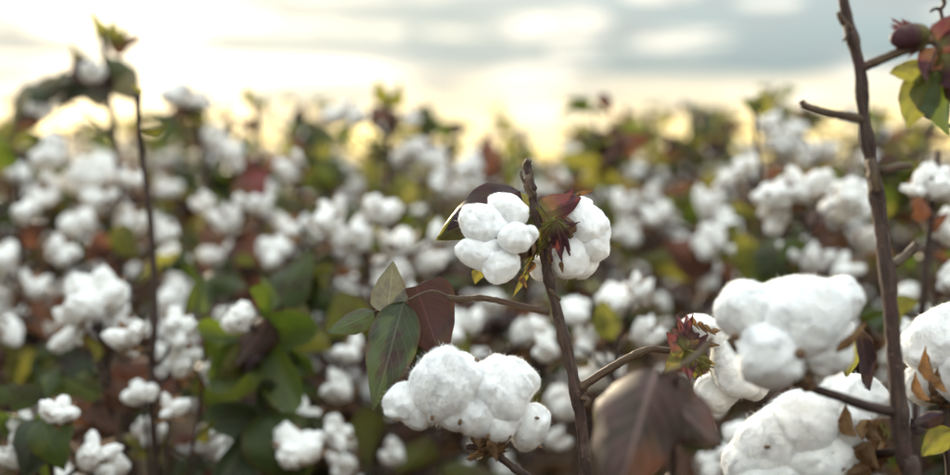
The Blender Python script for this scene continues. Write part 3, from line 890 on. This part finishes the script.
def boll_matrix(c, r, axis, roll):
    axis = axis.normalized(); e1 = Quaternion(axis, roll) @ axis.orthogonal().normalized()
    return frame(c, e1 * r, axis.cross(e1) * r, axis * r)


def leaf_matrix(b, ydir, roll, L):
    y = ydir.normalized()
    x = y.cross(Vector((0, 0, 1)))
    x = x.normalized() if x.length > 1e-3 else Vector((1, 0, 0))
    x = Quaternion(y, roll) @ x
    return frame(b, x * L, y * L, x.cross(y) * L)


# ------------------------------------------------------------------ recognisable plants in the blur behind
def back_plant(label, depth, stem, bolls=(), leaves=(), r=(4, 2.2), mat='bark_dark', seed=0, group='blurred cotton plants behind the one in focus'):
    """stem: photo points from low to high; bolls: (px, py, radius px, axis x, axis up); leaves: (base px,py, tip px,py, width factor, material)"""
    rng = random.Random(seed * 31 + 7)
    pts = [(x, y, depth) for x, y in stem]
    a = P(*pts[0]); g = Vector((a.x + rng.uniform(-.05, .05), a.y + rng.uniform(-.03, .06), 0))
    root = plant_root(g, label, group)
    stem_obj(root, pts, 0.006, r[0], r[1], mat, 7, .1)
    vis = px_path(pts)
    allp = [g.lerp(vis[0], 0.5)] + catmull(vis, 5)
    def anchor(q, up=0.03):
        c = [p for p in allp if p.z < q.z - up] or [allp[0]]
        return min(c, key=lambda p: (p - q).length + 0.4 * abs(p.z - q.z + 0.05))
    def link(name, q, r0, r1):
        s0 = anchor(q); mid = s0.lerp(q, .55) + Vector((0, 0, rng.uniform(-.012, .025)))
        t = Tubes().add(catmull([s0, mid, q], 4), r0, r1, 6, .1)
        obj(name, t.mesh(name, mat, g), root, Matrix.Translation(g))
    for i, bl in enumerate(bolls):
        x, y, rr, axx, axy = bl[:5]
        d = depth + (bl[5] if len(bl) > 5 else rng.uniform(-.08, .06))
        rr = S(rr * .9, d); ax = RT * axx + UP * axy - FWD * rng.uniform(.2, .6)
        c = P(x, y, d) - ax.normalized() * rr * 0.45
        obj('boll', MIDBOLL[rng.randrange(10)], root, boll_matrix(c, rr, ax, rng.uniform(0, 6.3)))
        link('branch', c, .0032, .0022)
    for (bx, by, tx, ty, wf, m) in leaves:
        d = depth + rng.uniform(-.07, .05)
        A, B = P(bx, by, d), P(tx, ty, d + rng.uniform(-.03, .03))
        y = B - A; L = y.length; y.normalize()
        x = Quaternion(y, rng.uniform(-.5, .5)) @ y.cross(FWD).normalized()
        me = stock_leaf('ovate' if wf < 1.6 else 'palm', m, rng.randrange(3))
        w = L * wf / (0.72 if wf < 1.6 else 1.7)
        obj('leaf', me, root, frame(A, x * w, y * L, x.cross(y) * L))
        link('petiole', A, .0018, .0012)
    return root


def build_back():
    B = back_plant
    G, O, U, K, N, Y = LEAFMATS[0], LEAFMATS[1], LEAFMATS[2], LEAFMATS[3], LEAFMATS[4], LEAFMATS[5]
    B('tall blurred plant at left, topmost against bright sky, with two olive leaves at its tip', 2.3,
      [(125, 330), (122, 230), (116, 150), (108, 90), (104, 50), (101, 30)],
      [(60, 86, 22, -.6, -.3), (92, 74, 22, .2, .4), (40, 110, 15, -.4, -.8), (52, 150, 26, -.3, .4), (95, 175, 33, 0, .8), (45, 190, 28, -.5, .3)],
      [(104, 42, 90, 10, .8, O), (108, 46, 142, 36, .9, N), (104, 40, 112, 14, .7, O), (110, 44, 130, 24, .7, O), (72, 62, 68, 42, .5, O)] +
      [(x + q.uniform(-8, 8), y + q.uniform(-9, 9), x + q.uniform(-34, 26), y + q.uniform(-2, 38), q.uniform(.8, 1.2), q.choice((O, N, Y, 'leaf_pale_underside', 'leaf_pale_underside', U)))  # pale leaves added here in place of bolls that look grey in shade
       for q in [random.Random(4)] for x, y in ((112, 62), (104, 66), (96, 68), (86, 70), (76, 74), (66, 80), (56, 84), (48, 90), (42, 98), (38, 106), (112, 80), (108, 92), (90, 78), (70, 86), (118, 72), (60, 78), (100, 84))], seed=1, r=(4.5, 2.4))
    B('thin dark bare stem standing upright at left with a short side twig', 1.65,
      [(152, 400), (155, 320), (153, 250), (148, 195), (141, 145), (137, 92)],
      [(128, 335, 26, -.1, .9), (183, 362, 30, .3, .5), (212, 372, 24, .8, .3), (205, 442, 22, .6, .5), (172, 408, 22, .4, .6), (140, 392, 20, -.3, .8), (178, 328, 24, .5, .5)],
      [(141, 95, 132, 84, .6, O), (140, 130, 168, 122, .35, O), (196, 440, 214, 420, .6, O)], r=(4.2, 3.0), mat='bark_dark', seed=2)
    B('blurred plant at left bearing the largest white cluster of many locks', 1.75,
      [(112, 420), (108, 370), (102, 330)],
      [(97, 293, 39, 0, .9, -.03), (72, 320, 34, -.7, .3, -.05), (118, 318, 26, .7, .3, .02), (68, 345, 24, -.5, -.3, 0), (128, 340, 24, .7, -.1, 0)],
      [(98, 372, 34, 386, 1.0, Y), (92, 395, 118, 432, 1.0, 'leaf_dead'), (90, 400, 66, 436, 1.0, 'leaf_dead'), (104, 390, 142, 408, 1.0, 'leaf_dead'), (100, 402, 96, 440, 1.0, U), (110, 380, 150, 372, .9, K), (95, 362, 80, 330, .7, O), (60, 372, 45, 402, .9, G)], seed=3)
    B('blurred plant with two grey shadowed bolls in a V against the sky', 2.7,
      [(208, 230), (206, 180), (198, 130), (190, 112)],
      [(175, 92, 20, -.4, .8), (202, 101, 18, .7, .5), (190, 104, 14, .1, .3), (214, 138, 22, -.3, .9), (232, 154, 20, .7, .4)],
      [(195, 108, 205, 128, .7, O), (192, 110, 178, 118, .7, N), (186, 108, 172, 84, .6, Y), (194, 110, 208, 90, .6, Y)], seed=4)
    B('blurred thin stem with a single small olive leaf on top at left', 2.7, [(262, 260), (260, 180), (258, 130), (254, 100)], [(262, 196, 20, .2, .8)],
      [(255, 104, 245, 86, .9, O), (255, 104, 266, 94, .9, O), (255, 130, 238, 120, .8, N), (262, 165, 240, 158, .8, 'bract_purple'), (264, 165, 292, 158, .7, 'bract_purple')], seed=5)
    B('blurred plant with olive-leaved top and grey boll left of it against sky', 2.6, [(392, 260), (390, 190), (388, 140), (384, 95)],
      [(340, 112, 22, -.4, .7), (356, 118, 18, .5, .4), (410, 152, 24, -.3, .8), (433, 160, 23, .5, .5), (440, 182, 20, .6, -.1), (412, 118, 14, .5, .4)],
      [(384, 105, 376, 80, .8, O), (386, 108, 398, 82, .8, O), (385, 105, 372, 130, .9, N), (388, 110, 398, 134, .9, U), (350, 126, 348, 148, .8, G), (392, 180, 420, 205, 1, O), (300, 150, 290, 130, .6, N)], seed=6)
    B('blurred plant with a russet brown leaf standing above center field', 2.9, [(492, 260), (490, 200), (489, 160)], [(470, 165, 20, -.3, .8), (460, 190, 20, -.3, .6)],
      [(489, 182, 486, 134, .7, K), (489, 180, 500, 148, .7, U)], seed=7)
    B('blurred plant with white bolls left of the focused leaf cluster', 1.95, [(378, 350), (372, 300), (366, 250), (362, 238)],
      [(400, 245, 33, -.1, .9), (388, 280, 32, -.4, .3), (425, 262, 30, .6, .4), (440, 235, 22, .5, .8), (350, 235, 30, -.4, .6), (380, 208, 26, .2, .9), (330, 215, 30, -.5, .7)],
      [(365, 300, 325, 340, 1.0, O), (372, 320, 345, 360, .9, O), (380, 400, 372, 470, .7, O), (385, 420, 412, 470, .8, 'leaf_brown')], seed=8, r=(2.6, 2.2))
    B('blurred plant at left centre with large dark green and olive leaves', 1.68, [(268, 520), (262, 440), (262, 360), (274, 310)],
      [(300, 448, 34, .4, .8), (302, 412, 26, .3, .9), (335, 432, 24, .6, .6), (225, 448, 24, -.5, .6), (240, 318, 22, -.4, .7)],
      [(276, 306, 312, 250, .85, Y), (272, 310, 262, 276, .6, G), (282, 312, 335, 348, 1.0, O), (262, 345, 204, 398, 1.7, G), (262, 335, 302, 410, 1.7, G), (270, 340, 318, 372, 1.0, O), (250, 350, 215, 372, 1.0, O), (262, 420, 210, 490, 1.75, Y), (265, 412, 296, 490, 1.0, G), (264, 380, 318, 392, .8, G), (264, 325, 300, 362, 1.1, G), (258, 360, 222, 335, 1.0, U), (268, 318, 236, 366, 1.0, N), (260, 400, 232, 440, 1, N), (270, 400, 300, 440, 1, O), (268, 330, 250, 300, .7, K)], seed=9)
    B('blurred plant in the bottom left corner with dark green leaves and a low boll', 1.55, [(60, 520), (52, 470), (45, 420)],
      [(95, 452, 34, .4, .8), (15, 455, 30, -.5, .8), (110, 470, 26, .6, -.1), (20, 425, 24, -.4, .8), (60, 410, 22, .2, .9)],
      [(52, 436, -5, 405, 1.7, G), (46, 420, 24, 478, 1.0, Y), (45, 412, 66, 472, 1.0, G), (40, 400, -8, 380, 1.0, Y), (60, 440, 90, 425, .9, 'leaf_dead')], seed=10)
    B('blurred plant at left edge with stacked bolls and brown leaves', 2.1, [(10, 420), (18, 330), (22, 250), (20, 190)],
      [(28, 210, 24, 0, .9), (5, 255, 26, -.2, .9), (35, 285, 24, .4, .6), (20, 320, 20, 0, .9), (60, 250, 22, .5, .6), (0, 300, 24, -.5, .3)],
      [(12, 168, -8, 124, .8, G), (18, 240, 48, 225, 1, K), (20, 300, 52, 320, 1, N), (10, 380, 40, 352, 1, O)], seed=11)
    B('blurred plant with five white bolls stepping down beside the thin bare stem', 2.2, [(125, 400), (122, 320), (118, 260), (110, 210)],
      [(100, 200, 30, -.2, .9), (128, 225, 30, .4, .7), (108, 245, 27, -.4, .4), (135, 180, 20, .4, .8), (172, 262, 24, .6, .4), (176, 300, 25, .6, .3), (165, 235, 22, .4, .6), (75, 225, 22, -.4, .6)],
      [(110, 230, 140, 258, 1, O), (112, 240, 88, 262, 1, K), (118, 270, 96, 290, 1, N)], seed=12)
    B('blurred plant with white bolls and dark brown leaves left of center', 2.3, [(240, 420), (238, 330), (235, 260), (232, 200)],
      [(228, 222, 26, -.2, .9), (252, 200, 22, .3, .8), (218, 255, 24, -.3, .5), (290, 228, 26, .3, .8), (275, 250, 24, .2, .6), (205, 205, 20, -.4, .7), (312, 235, 26, .3, .7), (230, 290, 20, 0, .8)],
      [(235, 230, 205, 278, 1, N), (236, 235, 262, 282, 1, K), (240, 260, 215, 300, .9, U), (236, 205, 268, 172, .9, 'bract_purple'), (240, 280, 262, 320, 1, K)], seed=13)
    B('blurred plant with a fan of white bolls right of center behind the top', 2.3, [(716, 380), (714, 310), (712, 250), (710, 200)],
      [(708, 205, 27, 0, .9), (722, 228, 25, .5, .4), (712, 240, 22, -.3, .3), (655, 215, 22, -.2, .9), (625, 205, 24, -.3, .9), (628, 230, 20, -.3, .2), (690, 255, 18, 0, .8)],
      [(714, 260, 740, 222, .9, O), (714, 265, 700, 285, 1, O), (714, 270, 665, 240, .9, K), (712, 262, 640, 262, .7, O), (716, 260, 735, 290, 1, K)], seed=14)
    B('blurred plant with thin dark stem rising to a single green leaf near the horizon', 2.1, [(766, 400), (764, 300), (762, 220), (757, 150), (754, 112)],
      [(740, 250, 16, -.3, .7), (768, 128, 15, .5, .5), (745, 165, 16, -.4, .7), (725, 180, 16, -.5, .5)],
      [(756, 112, 740, 100, 1, G), (756, 112, 772, 96, 1, O), (764, 280, 735, 232, .8, O), (764, 275, 778, 235, .9, Y), (764, 290, 750, 265, .8, G)], r=(3.4, 2.4), seed=15)
    B('blurred plant with the row of large white bolls left of the tall right stem', 1.95, [(812, 420), (812, 330), (808, 260), (804, 215)],
      [(774, 192, 27, -.5, .7), (806, 186, 33, 0, .9), (838, 203, 30, .5, .6), (858, 200, 26, .7, .4), (815, 262, 28, .2, .8), (845, 268, 26, .5, .6), (795, 250, 24, -.4, .6), (870, 240, 22, .4, .6), (775, 215, 22, -.5, .3)],
      [(806, 240, 780, 262, 1, G), (808, 245, 832, 240, .9, N), (808, 230, 790, 245, 1, Y)], seed=16)
    B('blurred plant with a rounded white boll just left of the upper right stem', 2.8, [(822, 300), (822, 230), (820, 170)],
      [(822, 150, 23, 0, .9), (808, 158, 15, -.6, .2), (768, 122, 15, -.4, .6), (798, 128, 14, 0, .8)],
      [(820, 180, 800, 150, .8, O), (821, 190, 842, 165, .8, G)], seed=17)
    B('second thin dark stem near the right edge with white bolls at its top', 1.6, [(915, 430), (920, 340), (926, 260), (934, 190), (938, 150)],
      [(940, 182, 28, .4, .7), (918, 188, 22, -.6, .5), (945, 230, 30, .5, .5), (908, 330, 22, -.4, .7), (950, 280, 26, .5, .4)],
      [(930, 215, 912, 200, .9, 'leaf_russet'), (928, 225, 950, 212, .9, 'leaf_russet'), (918, 300, 895, 330, .8, O)], r=(4.4, 3), mat='bark_dark', seed=18)
    B('blurred plant with white bolls low between the focused stem and brown leaf', 1.8, [(610, 480), (612, 420), (614, 370)],
      [(600, 372, 32, -.3, .8), (645, 335, 28, .5, .8), (585, 340, 26, -.5, .7), (620, 300, 24, .1, .9), (640, 290, 22, .4, .8), (548, 350, 24, -.6, .5), (575, 310, 20, -.2, .9)],
      [(612, 400, 595, 430, .9, O), (614, 380, 640, 398, .9, K), (612, 340, 600, 300, .8, O)], seed=19)
    B('blurred plant low behind the large boll, olive and pinkish leaves', 1.9, [(430, 500), (432, 440), (440, 380)],
      [(445, 330, 28, 0, .9), (340, 390, 28, -.5, .5), (350, 350, 24, -.5, .7), (470, 325, 26, .3, .9), (525, 335, 26, .5, .8), (395, 455, 24, -.3, .5), (345, 465, 26, -.5, .3), (540, 330, 22, .6, .6), (420, 300, 24, -.3, .8), (360, 440, 22, -.4, .6), (560, 400, 22, .5, .7), (555, 440, 22, .6, .5)],
      [(432, 440, 395, 475, .9, O), (430, 430, 395, 425, .9, N), (436, 400, 470, 330, .9, O), (432, 450, 380, 480, .8, 'leaf_brown'), (440, 470, 520, 475, .8, O)], seed=20)
    B('blurred plant low under the right bolls with white boll at bottom', 1.75, [(712, 520), (714, 470), (716, 430)],
      [(716, 462, 26, 0, .9), (705, 400, 24, -.3, .8), (742, 440, 22, .5, .6)],
      [(714, 440, 700, 415, .9, O), (715, 450, 735, 420, .9, G)], seed=21)


build_back()


def build_tops():
    q = random.Random(12)
    tops = ((300, 118, 3.0), (322, 132, 3.6), (450, 122, 3.3), (520, 128, 3.6), (590, 124, 3.4), (600, 140, 3.0), (648, 112, 3.5), (692, 104, 3.2), (720, 122, 3.6), (790, 106, 3.4), (772, 84, 3.3), (880, 104, 3.2), (16, 128, 3.0), (232, 122, 3.4), (425, 104, 3.2), (915, 120, 3.4))
    for i, (x, y, d) in enumerate(tops):
        k = 150 / d / 40
        lv = []
        for j in range(13):
            t = q.random() ** .8; lx, ly = x + q.uniform(-7, 7) * (1 + t) * k, y + t * 52
            lv.append((lx, ly, lx + q.uniform(-22, 22) * k, ly + q.uniform(-18, 16) * k, q.uniform(.7, 1.1), q.choice(('leaf_olive', 'leaf_olive', 'leaf_green', 'leaf_grey_green', 'leaf_purple', 'leaf_dead'))))
        bl = [(x + q.uniform(-18, 18), y + q.uniform(26, 60), q.uniform(13, 19), q.uniform(-.6, .6), q.uniform(.2, .9)) for _ in range(q.choice((0, 1, 2)))]
        back_plant('slender leafy cotton plant top breaking the skyline in the blur', d, [(x + q.uniform(-6, 6), y + 110), (x + q.uniform(-4, 4), y + 50), (x, y)], bl, lv, (2.2, 1.5), 'bark_dark', 60 + i, 'leafy plant tops along the skyline')


build_tops()

# ------------------------------------------------------------------ the rest of the field
RNG = random.Random(2024)


def design(rng, height, nb, top=0.9):
    """layout of a cotton plant: stem path, branches, bolls, leaves (local, base at origin)"""
    lean = Vector((rng.uniform(-.06, .06), rng.uniform(-.06, .06), 0))
    stem = [Vector((0, 0, -.02))]
    for k in range(1, 6):
        t = k / 5; stem.append(Vector((lean.x * t + rng.uniform(-.012, .012), lean.y * t + rng.uniform(-.012, .012), height * t)))
    sp = catmull(stem, 4)
    br, bolls, leaves = [], [], []
    ph = rng.uniform(0, 6.28)
    for i in range(nb):
        t = 0.24 + 0.74 * i / nb; ph += 2.4 + rng.uniform(-.4, .4)
        s = sp[min(len(sp) - 1, int(t * (len(sp) - 1)))]
        L = (0.26 * (1 - t) + 0.07) * rng.uniform(.7, 1.3)
        d = Vector((math.cos(ph), math.sin(ph), rng.uniform(.25, .8)))
        e1 = s + d.normalized() * L * .5 + Vector((0, 0, .01)); e2 = s + d.normalized() * L + Vector((0, 0, rng.uniform(-.03, .02)))
        br.append([s, e1, e2])
        for _ in range(rng.choice((0, 1, 1, 2))):
            d2 = Vector((rng.gauss(0, 1), rng.gauss(0, 1), rng.uniform(0, .9))).normalized() * rng.uniform(.04, .14)
            br.append([e1, e1 + d2 * .5, e1 + d2])
        for q, w in ((e2, .66), (e1, .32)):
            if t < top and rng.random() < w:
                ax = Vector((rng.gauss(0, .5), rng.gauss(0, .5), rng.uniform(-.3, 1.0))) + Vector((d.x, d.y, 0)) * .6
                bolls.append((q + Vector((0, 0, .012)), rng.uniform(.026, .045), ax, rng.uniform(0, 6.28)))
        for q in (e1, e2, s.lerp(e1, .6), e1.lerp(e2, .5)):
            for _ in range(rng.choice((1, 1, 2))):
                dd = Vector((rng.gauss(0, 1), rng.gauss(0, 1), rng.uniform(-1.0, .45)))
                wts = (6, 7, 2, 3, 2, 2, 3, 3) if t > .6 else (4, 3, 3, 5, 3, 1, 8, 3)
                leaves.append((q, dd, rng.uniform(-.9, .9), rng.uniform(.025, .09), rng.choice(('palm', 'ovate', 'heart', 'palm')), rng.choices(LEAFMATS, wts)[0], rng.randrange(3)))
    if rng.random() < .35:
        bolls.append((sp[-1], rng.uniform(.032, .044), Vector((rng.gauss(0, .4), rng.gauss(0, .4), .8)), 0))
    for _ in range(16):
        dd = Vector((rng.gauss(0, 1), rng.gauss(0, 1), rng.uniform(-.6, .9)))
        leaves.append((sp[-1 - rng.randrange(5)] + Vector((rng.gauss(0, .02), rng.gauss(0, .02), 0)), dd, rng.uniform(-.6, .6), rng.uniform(.025, .055), 'ovate', rng.choices(LEAFMATS, (4, 6, 2, 3, 1, 1, 3, 2))[0], rng.randrange(3)))
    return sp, br, bolls, leaves


def region_label(x, y, far):
    px = 475 + x / max(y, .1) * FPX
    side = 'left third' if px < 317 else 'middle third' if px < 633 else 'right third'
    if far: return ('strongly blurred cotton plant far back near the horizon, %s of the picture' % side, 'far field plants in the %s' % side)
    dep = 'front rows' if y < 3.4 else 'middle rows'
    return ('blurred leafy cotton plant in the %s behind the focused one, %s of picture' % (dep, side), '%s in the %s' % (dep, side))


MID_LABEL = 'blurred cotton plant filling the near field behind the focused plant'
MID_GROUP = 'cotton plants of the near field'


def mid_proto(seed, height):
    rng = random.Random(seed)
    sp, br, bolls, leaves = design(rng, height, 11, .86)
    root = obj('cotton_plant', None); tag(root, MID_LABEL, 'cotton plant', MID_GROUP)
    obj('stem', Tubes().add(sp, .0062, .0022, 6, .1).mesh('stem', 'bark_dark'), root)
    for b in br: obj('branch', Tubes().add(catmull(b, 3), .0032, .0018, 5).mesh('branch', 'bark_dark'), root)
    for c, r, ax, ro in bolls: obj('boll', MIDBOLL[rng.randrange(10)], root, boll_matrix(c, r, ax, ro))
    for b, dd, ro, L, kind, m, s in leaves: obj('leaf', stock_leaf(kind, m, s), root, leaf_matrix(b, dd, ro, L))
    return root


def copy_tree(o, parent=None):
    c = o.copy(); COL.objects.link(c)
    if parent: c.parent = parent
    for ch in KIDS.get(o.name, ()): copy_tree(ch, c)
    return c


class Soup:
    def __init__(s): s.v, s.f, s.m, s.n = [], [], [], 0
    def add(s, v, f, mi):
        s.f += [tuple(k + s.n for k in q) for q in f]; s.v += v; s.n += len(v)
        s.m += mi if isinstance(mi, list) else [mi] * len(f)


FARB = [stock_boll(i + 20, 1) for i in range(6)]


def far_meshes(seed, height):
    rng = random.Random(seed)
    sp, br, bolls, leaves = design(rng, height, 11, 0.82)
    t = Tubes().add(sp[::4] + [sp[-1]], .006, .002, 4)
    for b in br: t.add(b, .003, .0018, 3)
    cs, ls = Soup(), Soup()
    for c, r, ax, ro in bolls:
        M = boll_matrix(c, r, ax, ro); v, f, m = FARB[rng.randrange(6)]
        cs.add([M @ p for p in v], f, m)
    for b, dd, ro, L, kind, m, s in leaves:
        M = leaf_matrix(b, dd, ro, L)
        v = [Vector(p) for p in ((0, 0, 0), (-.42, .35, -.1), (0, .4, .06), (.42, .35, -.1), (-.3, .75, -.2), (0, .8, 0), (.3, .75, -.2), (0, 1.05, -.2))]
        ls.add([M @ p for p in v], [(0, 2, 1), (0, 3, 2), (1, 2, 5, 4), (2, 3, 6, 5), (4, 5, 7), (5, 6, 7)], LEAFMATS.index(m))
    return (t.mesh('stem', 'bark_dark'), mesh('cotton', cs.v, cs.f, ['cotton_far', 'dry_bur', 'bract_dry'], cs.m), mesh('foliage', ls.v, ls.f, LEAFMATS, ls.m))


def scatter():
    global KIDS
    # --- near field, every boll and leaf a part
    HM = (.84, .90, .78, .94, .86, .88, .81)
    protos = [mid_proto(100 + i, h) for i, h in enumerate(HM)]
    KIDS = {}
    for o in bpy.data.objects:
        if o.parent: KIDS.setdefault(o.parent.name, []).append(o)
    spots = []
    def free(x, y, rad):
        return all((x - a) ** 2 + (y - b) ** 2 > rad * rad for a, b in spots)
    spots.append((0, -9))
    for o in COL.objects:                       # keep clear of the plants already placed
        if o.parent is None and o.get('category') == 'cotton plant' and o not in protos: spots.append((o.location.x, o.location.y))
    n_mid = 0; used = set(); tries = 0
    while n_mid < 108 and tries < 20000:
        tries += 1
        y = 1.8 + (5.2 - 1.8) * RNG.random() ** 1.05
        x = RNG.uniform(-1, 1) * (0.40 * y + 0.45)
        if not free(x, y, 0.17): continue
        spots.append((x, y)); k = RNG.randrange(len(protos))
        o = protos[k] if k not in used else copy_tree(protos[k]); used.add(k)
        s = (RNG.uniform(.74, .88) if y < 2.5 else .9 + (157 - (RNG.uniform(94, 130) if RNG.random() < .30 else RNG.uniform(152, 190))) / FPX * y) / HM[k]
        o.matrix_basis = Matrix.Translation((x, y, -.02)) @ Matrix.Rotation(RNG.uniform(0, 6.28), 4, 'Z') @ Matrix.Scale(s, 4)
        o['label'], o['group'] = region_label(x, y, False)
        n_mid += 1
    # --- far field, each plant a thing with stem, cotton and foliage
    HF = (.98, 1.06, 1.0, 1.13, 1.04, 1.2, .94, 1.08)
    fars = [far_meshes(300 + i, h) for i, h in enumerate(HF)]
    n_far = 0; tries = 0
    while n_far < 156 and tries < 40000:
        tries += 1
        y = 5.2 + (11.5 - 5.2) * RNG.random() ** 0.7
        x = RNG.uniform(-1, 1) * (0.40 * y + 0.4)
        if not free(x, y, 0.30): continue
        spots.append((x, y)); kf = RNG.randrange(len(fars)); ms = fars[kf]
        sf = (.9 + (157 - (RNG.uniform(102, 132) if RNG.random() < .20 else RNG.uniform(152, 172))) / FPX * y) / HF[kf]
        M = Matrix.Translation((x, y, -.02)) @ Matrix.Rotation(RNG.uniform(0, 6.28), 4, 'Z') @ Matrix.Scale(sf, 4)
        root = bpy.data.objects.new('cotton_plant', None); COL.objects.link(root); root.matrix_basis = M
        fl = region_label(x, y, True); tag(root, fl[0], 'cotton plant', fl[1])
        for nm, me in zip(('stem', 'cotton', 'foliage'), ms):
            c = bpy.data.objects.new(nm, me); COL.objects.link(c); c.parent = root
            if nm != 'stem': c['kind'] = 'stuff'
        n_far += 1
    # --- beyond, the field reads as one mass
    V, F, MI = [], [], []; base = 0
    rng = np.random.default_rng(5)
    tv, tf = ico(0)
    tv = np.array([tuple(p) for p in tv]); tf = np.array(tf)
    N = 1900
    for i in range(N):
        y = 11.3 + 70 * rng.random() ** 2.0
        x = rng.uniform(-1, 1) * (0.42 * y + 1.0)
        h = rng.uniform(.66, .88) if rng.random() < .93 else rng.uniform(.9, 1.15)
        nb = 5
        c = np.stack([x + rng.normal(0, .12, nb), y + rng.normal(0, .12, nb), h * rng.uniform(.4, .85, nb)], 1)
        for q in c:
            V.append(tv * rng.uniform(.030, .048) * rng.uniform(.8, 1.2, 3) + q); F.append(tf + base); MI += [0] * len(tf); base += len(tv)
        nl = 24
        c = np.stack([x + rng.normal(0, .13, nl), y + rng.normal(0, .13, nl), h * rng.uniform(.35, 1.02, nl)], 1)
        for q in c:
            a = rng.normal(0, 1, 3); a /= np.linalg.norm(a); b = np.cross(a, rng.normal(0, 1, 3)); b /= np.linalg.norm(b)
            L = rng.uniform(.03, .055)
            V.append(np.array([q, q + a * L + b * L * .7, q + a * 2 * L, q + a * L - b * L * .7]))
            F.append(np.array([[0, 1, 2], [0, 2, 3]]) + base); mi = int(rng.integers(1, 9)); MI += [mi, mi]; base += 4
        s = .004
        V.append(np.array([[x - s, y, 0], [x + s, y, 0], [x + s, y, h * .96], [x - s, y, h * .96], [x, y - s, 0], [x, y + s, 0], [x, y + s, h * .96], [x, y - s, h * .96]]))
        F.append(np.array([[0, 1, 2], [0, 2, 3], [4, 5, 6], [4, 6, 7]]) + base); MI += [9] * 4; base += 8
    V = np.concatenate(V); F = np.concatenate(F)
    me = bpy.data.meshes.new('distant_cotton')
    me.vertices.add(len(V)); me.vertices.foreach_set('co', V.astype(np.float32).ravel())
    me.loops.add(F.size); me.loops.foreach_set('vertex_index', F.astype(np.int32).ravel())
    me.polygons.add(len(F)); me.polygons.foreach_set('loop_start', np.arange(0, F.size, 3, dtype=np.int32))
    for m in ['cotton_far'] + LEAFMATS + ['bark_dark']: me.materials.append(MATS[m])
    me.polygons.foreach_set('material_index', np.array(MI, dtype=np.int32))
    me.update(calc_edges=True); me.validate()
    o = obj('distant_cotton_field', me); o['kind'] = 'stuff'
    o['label'] = 'distant cotton field merging into one speckled band at the horizon'; o['category'] = 'cotton field'
    print('plants', n_mid, n_far)


scatter()
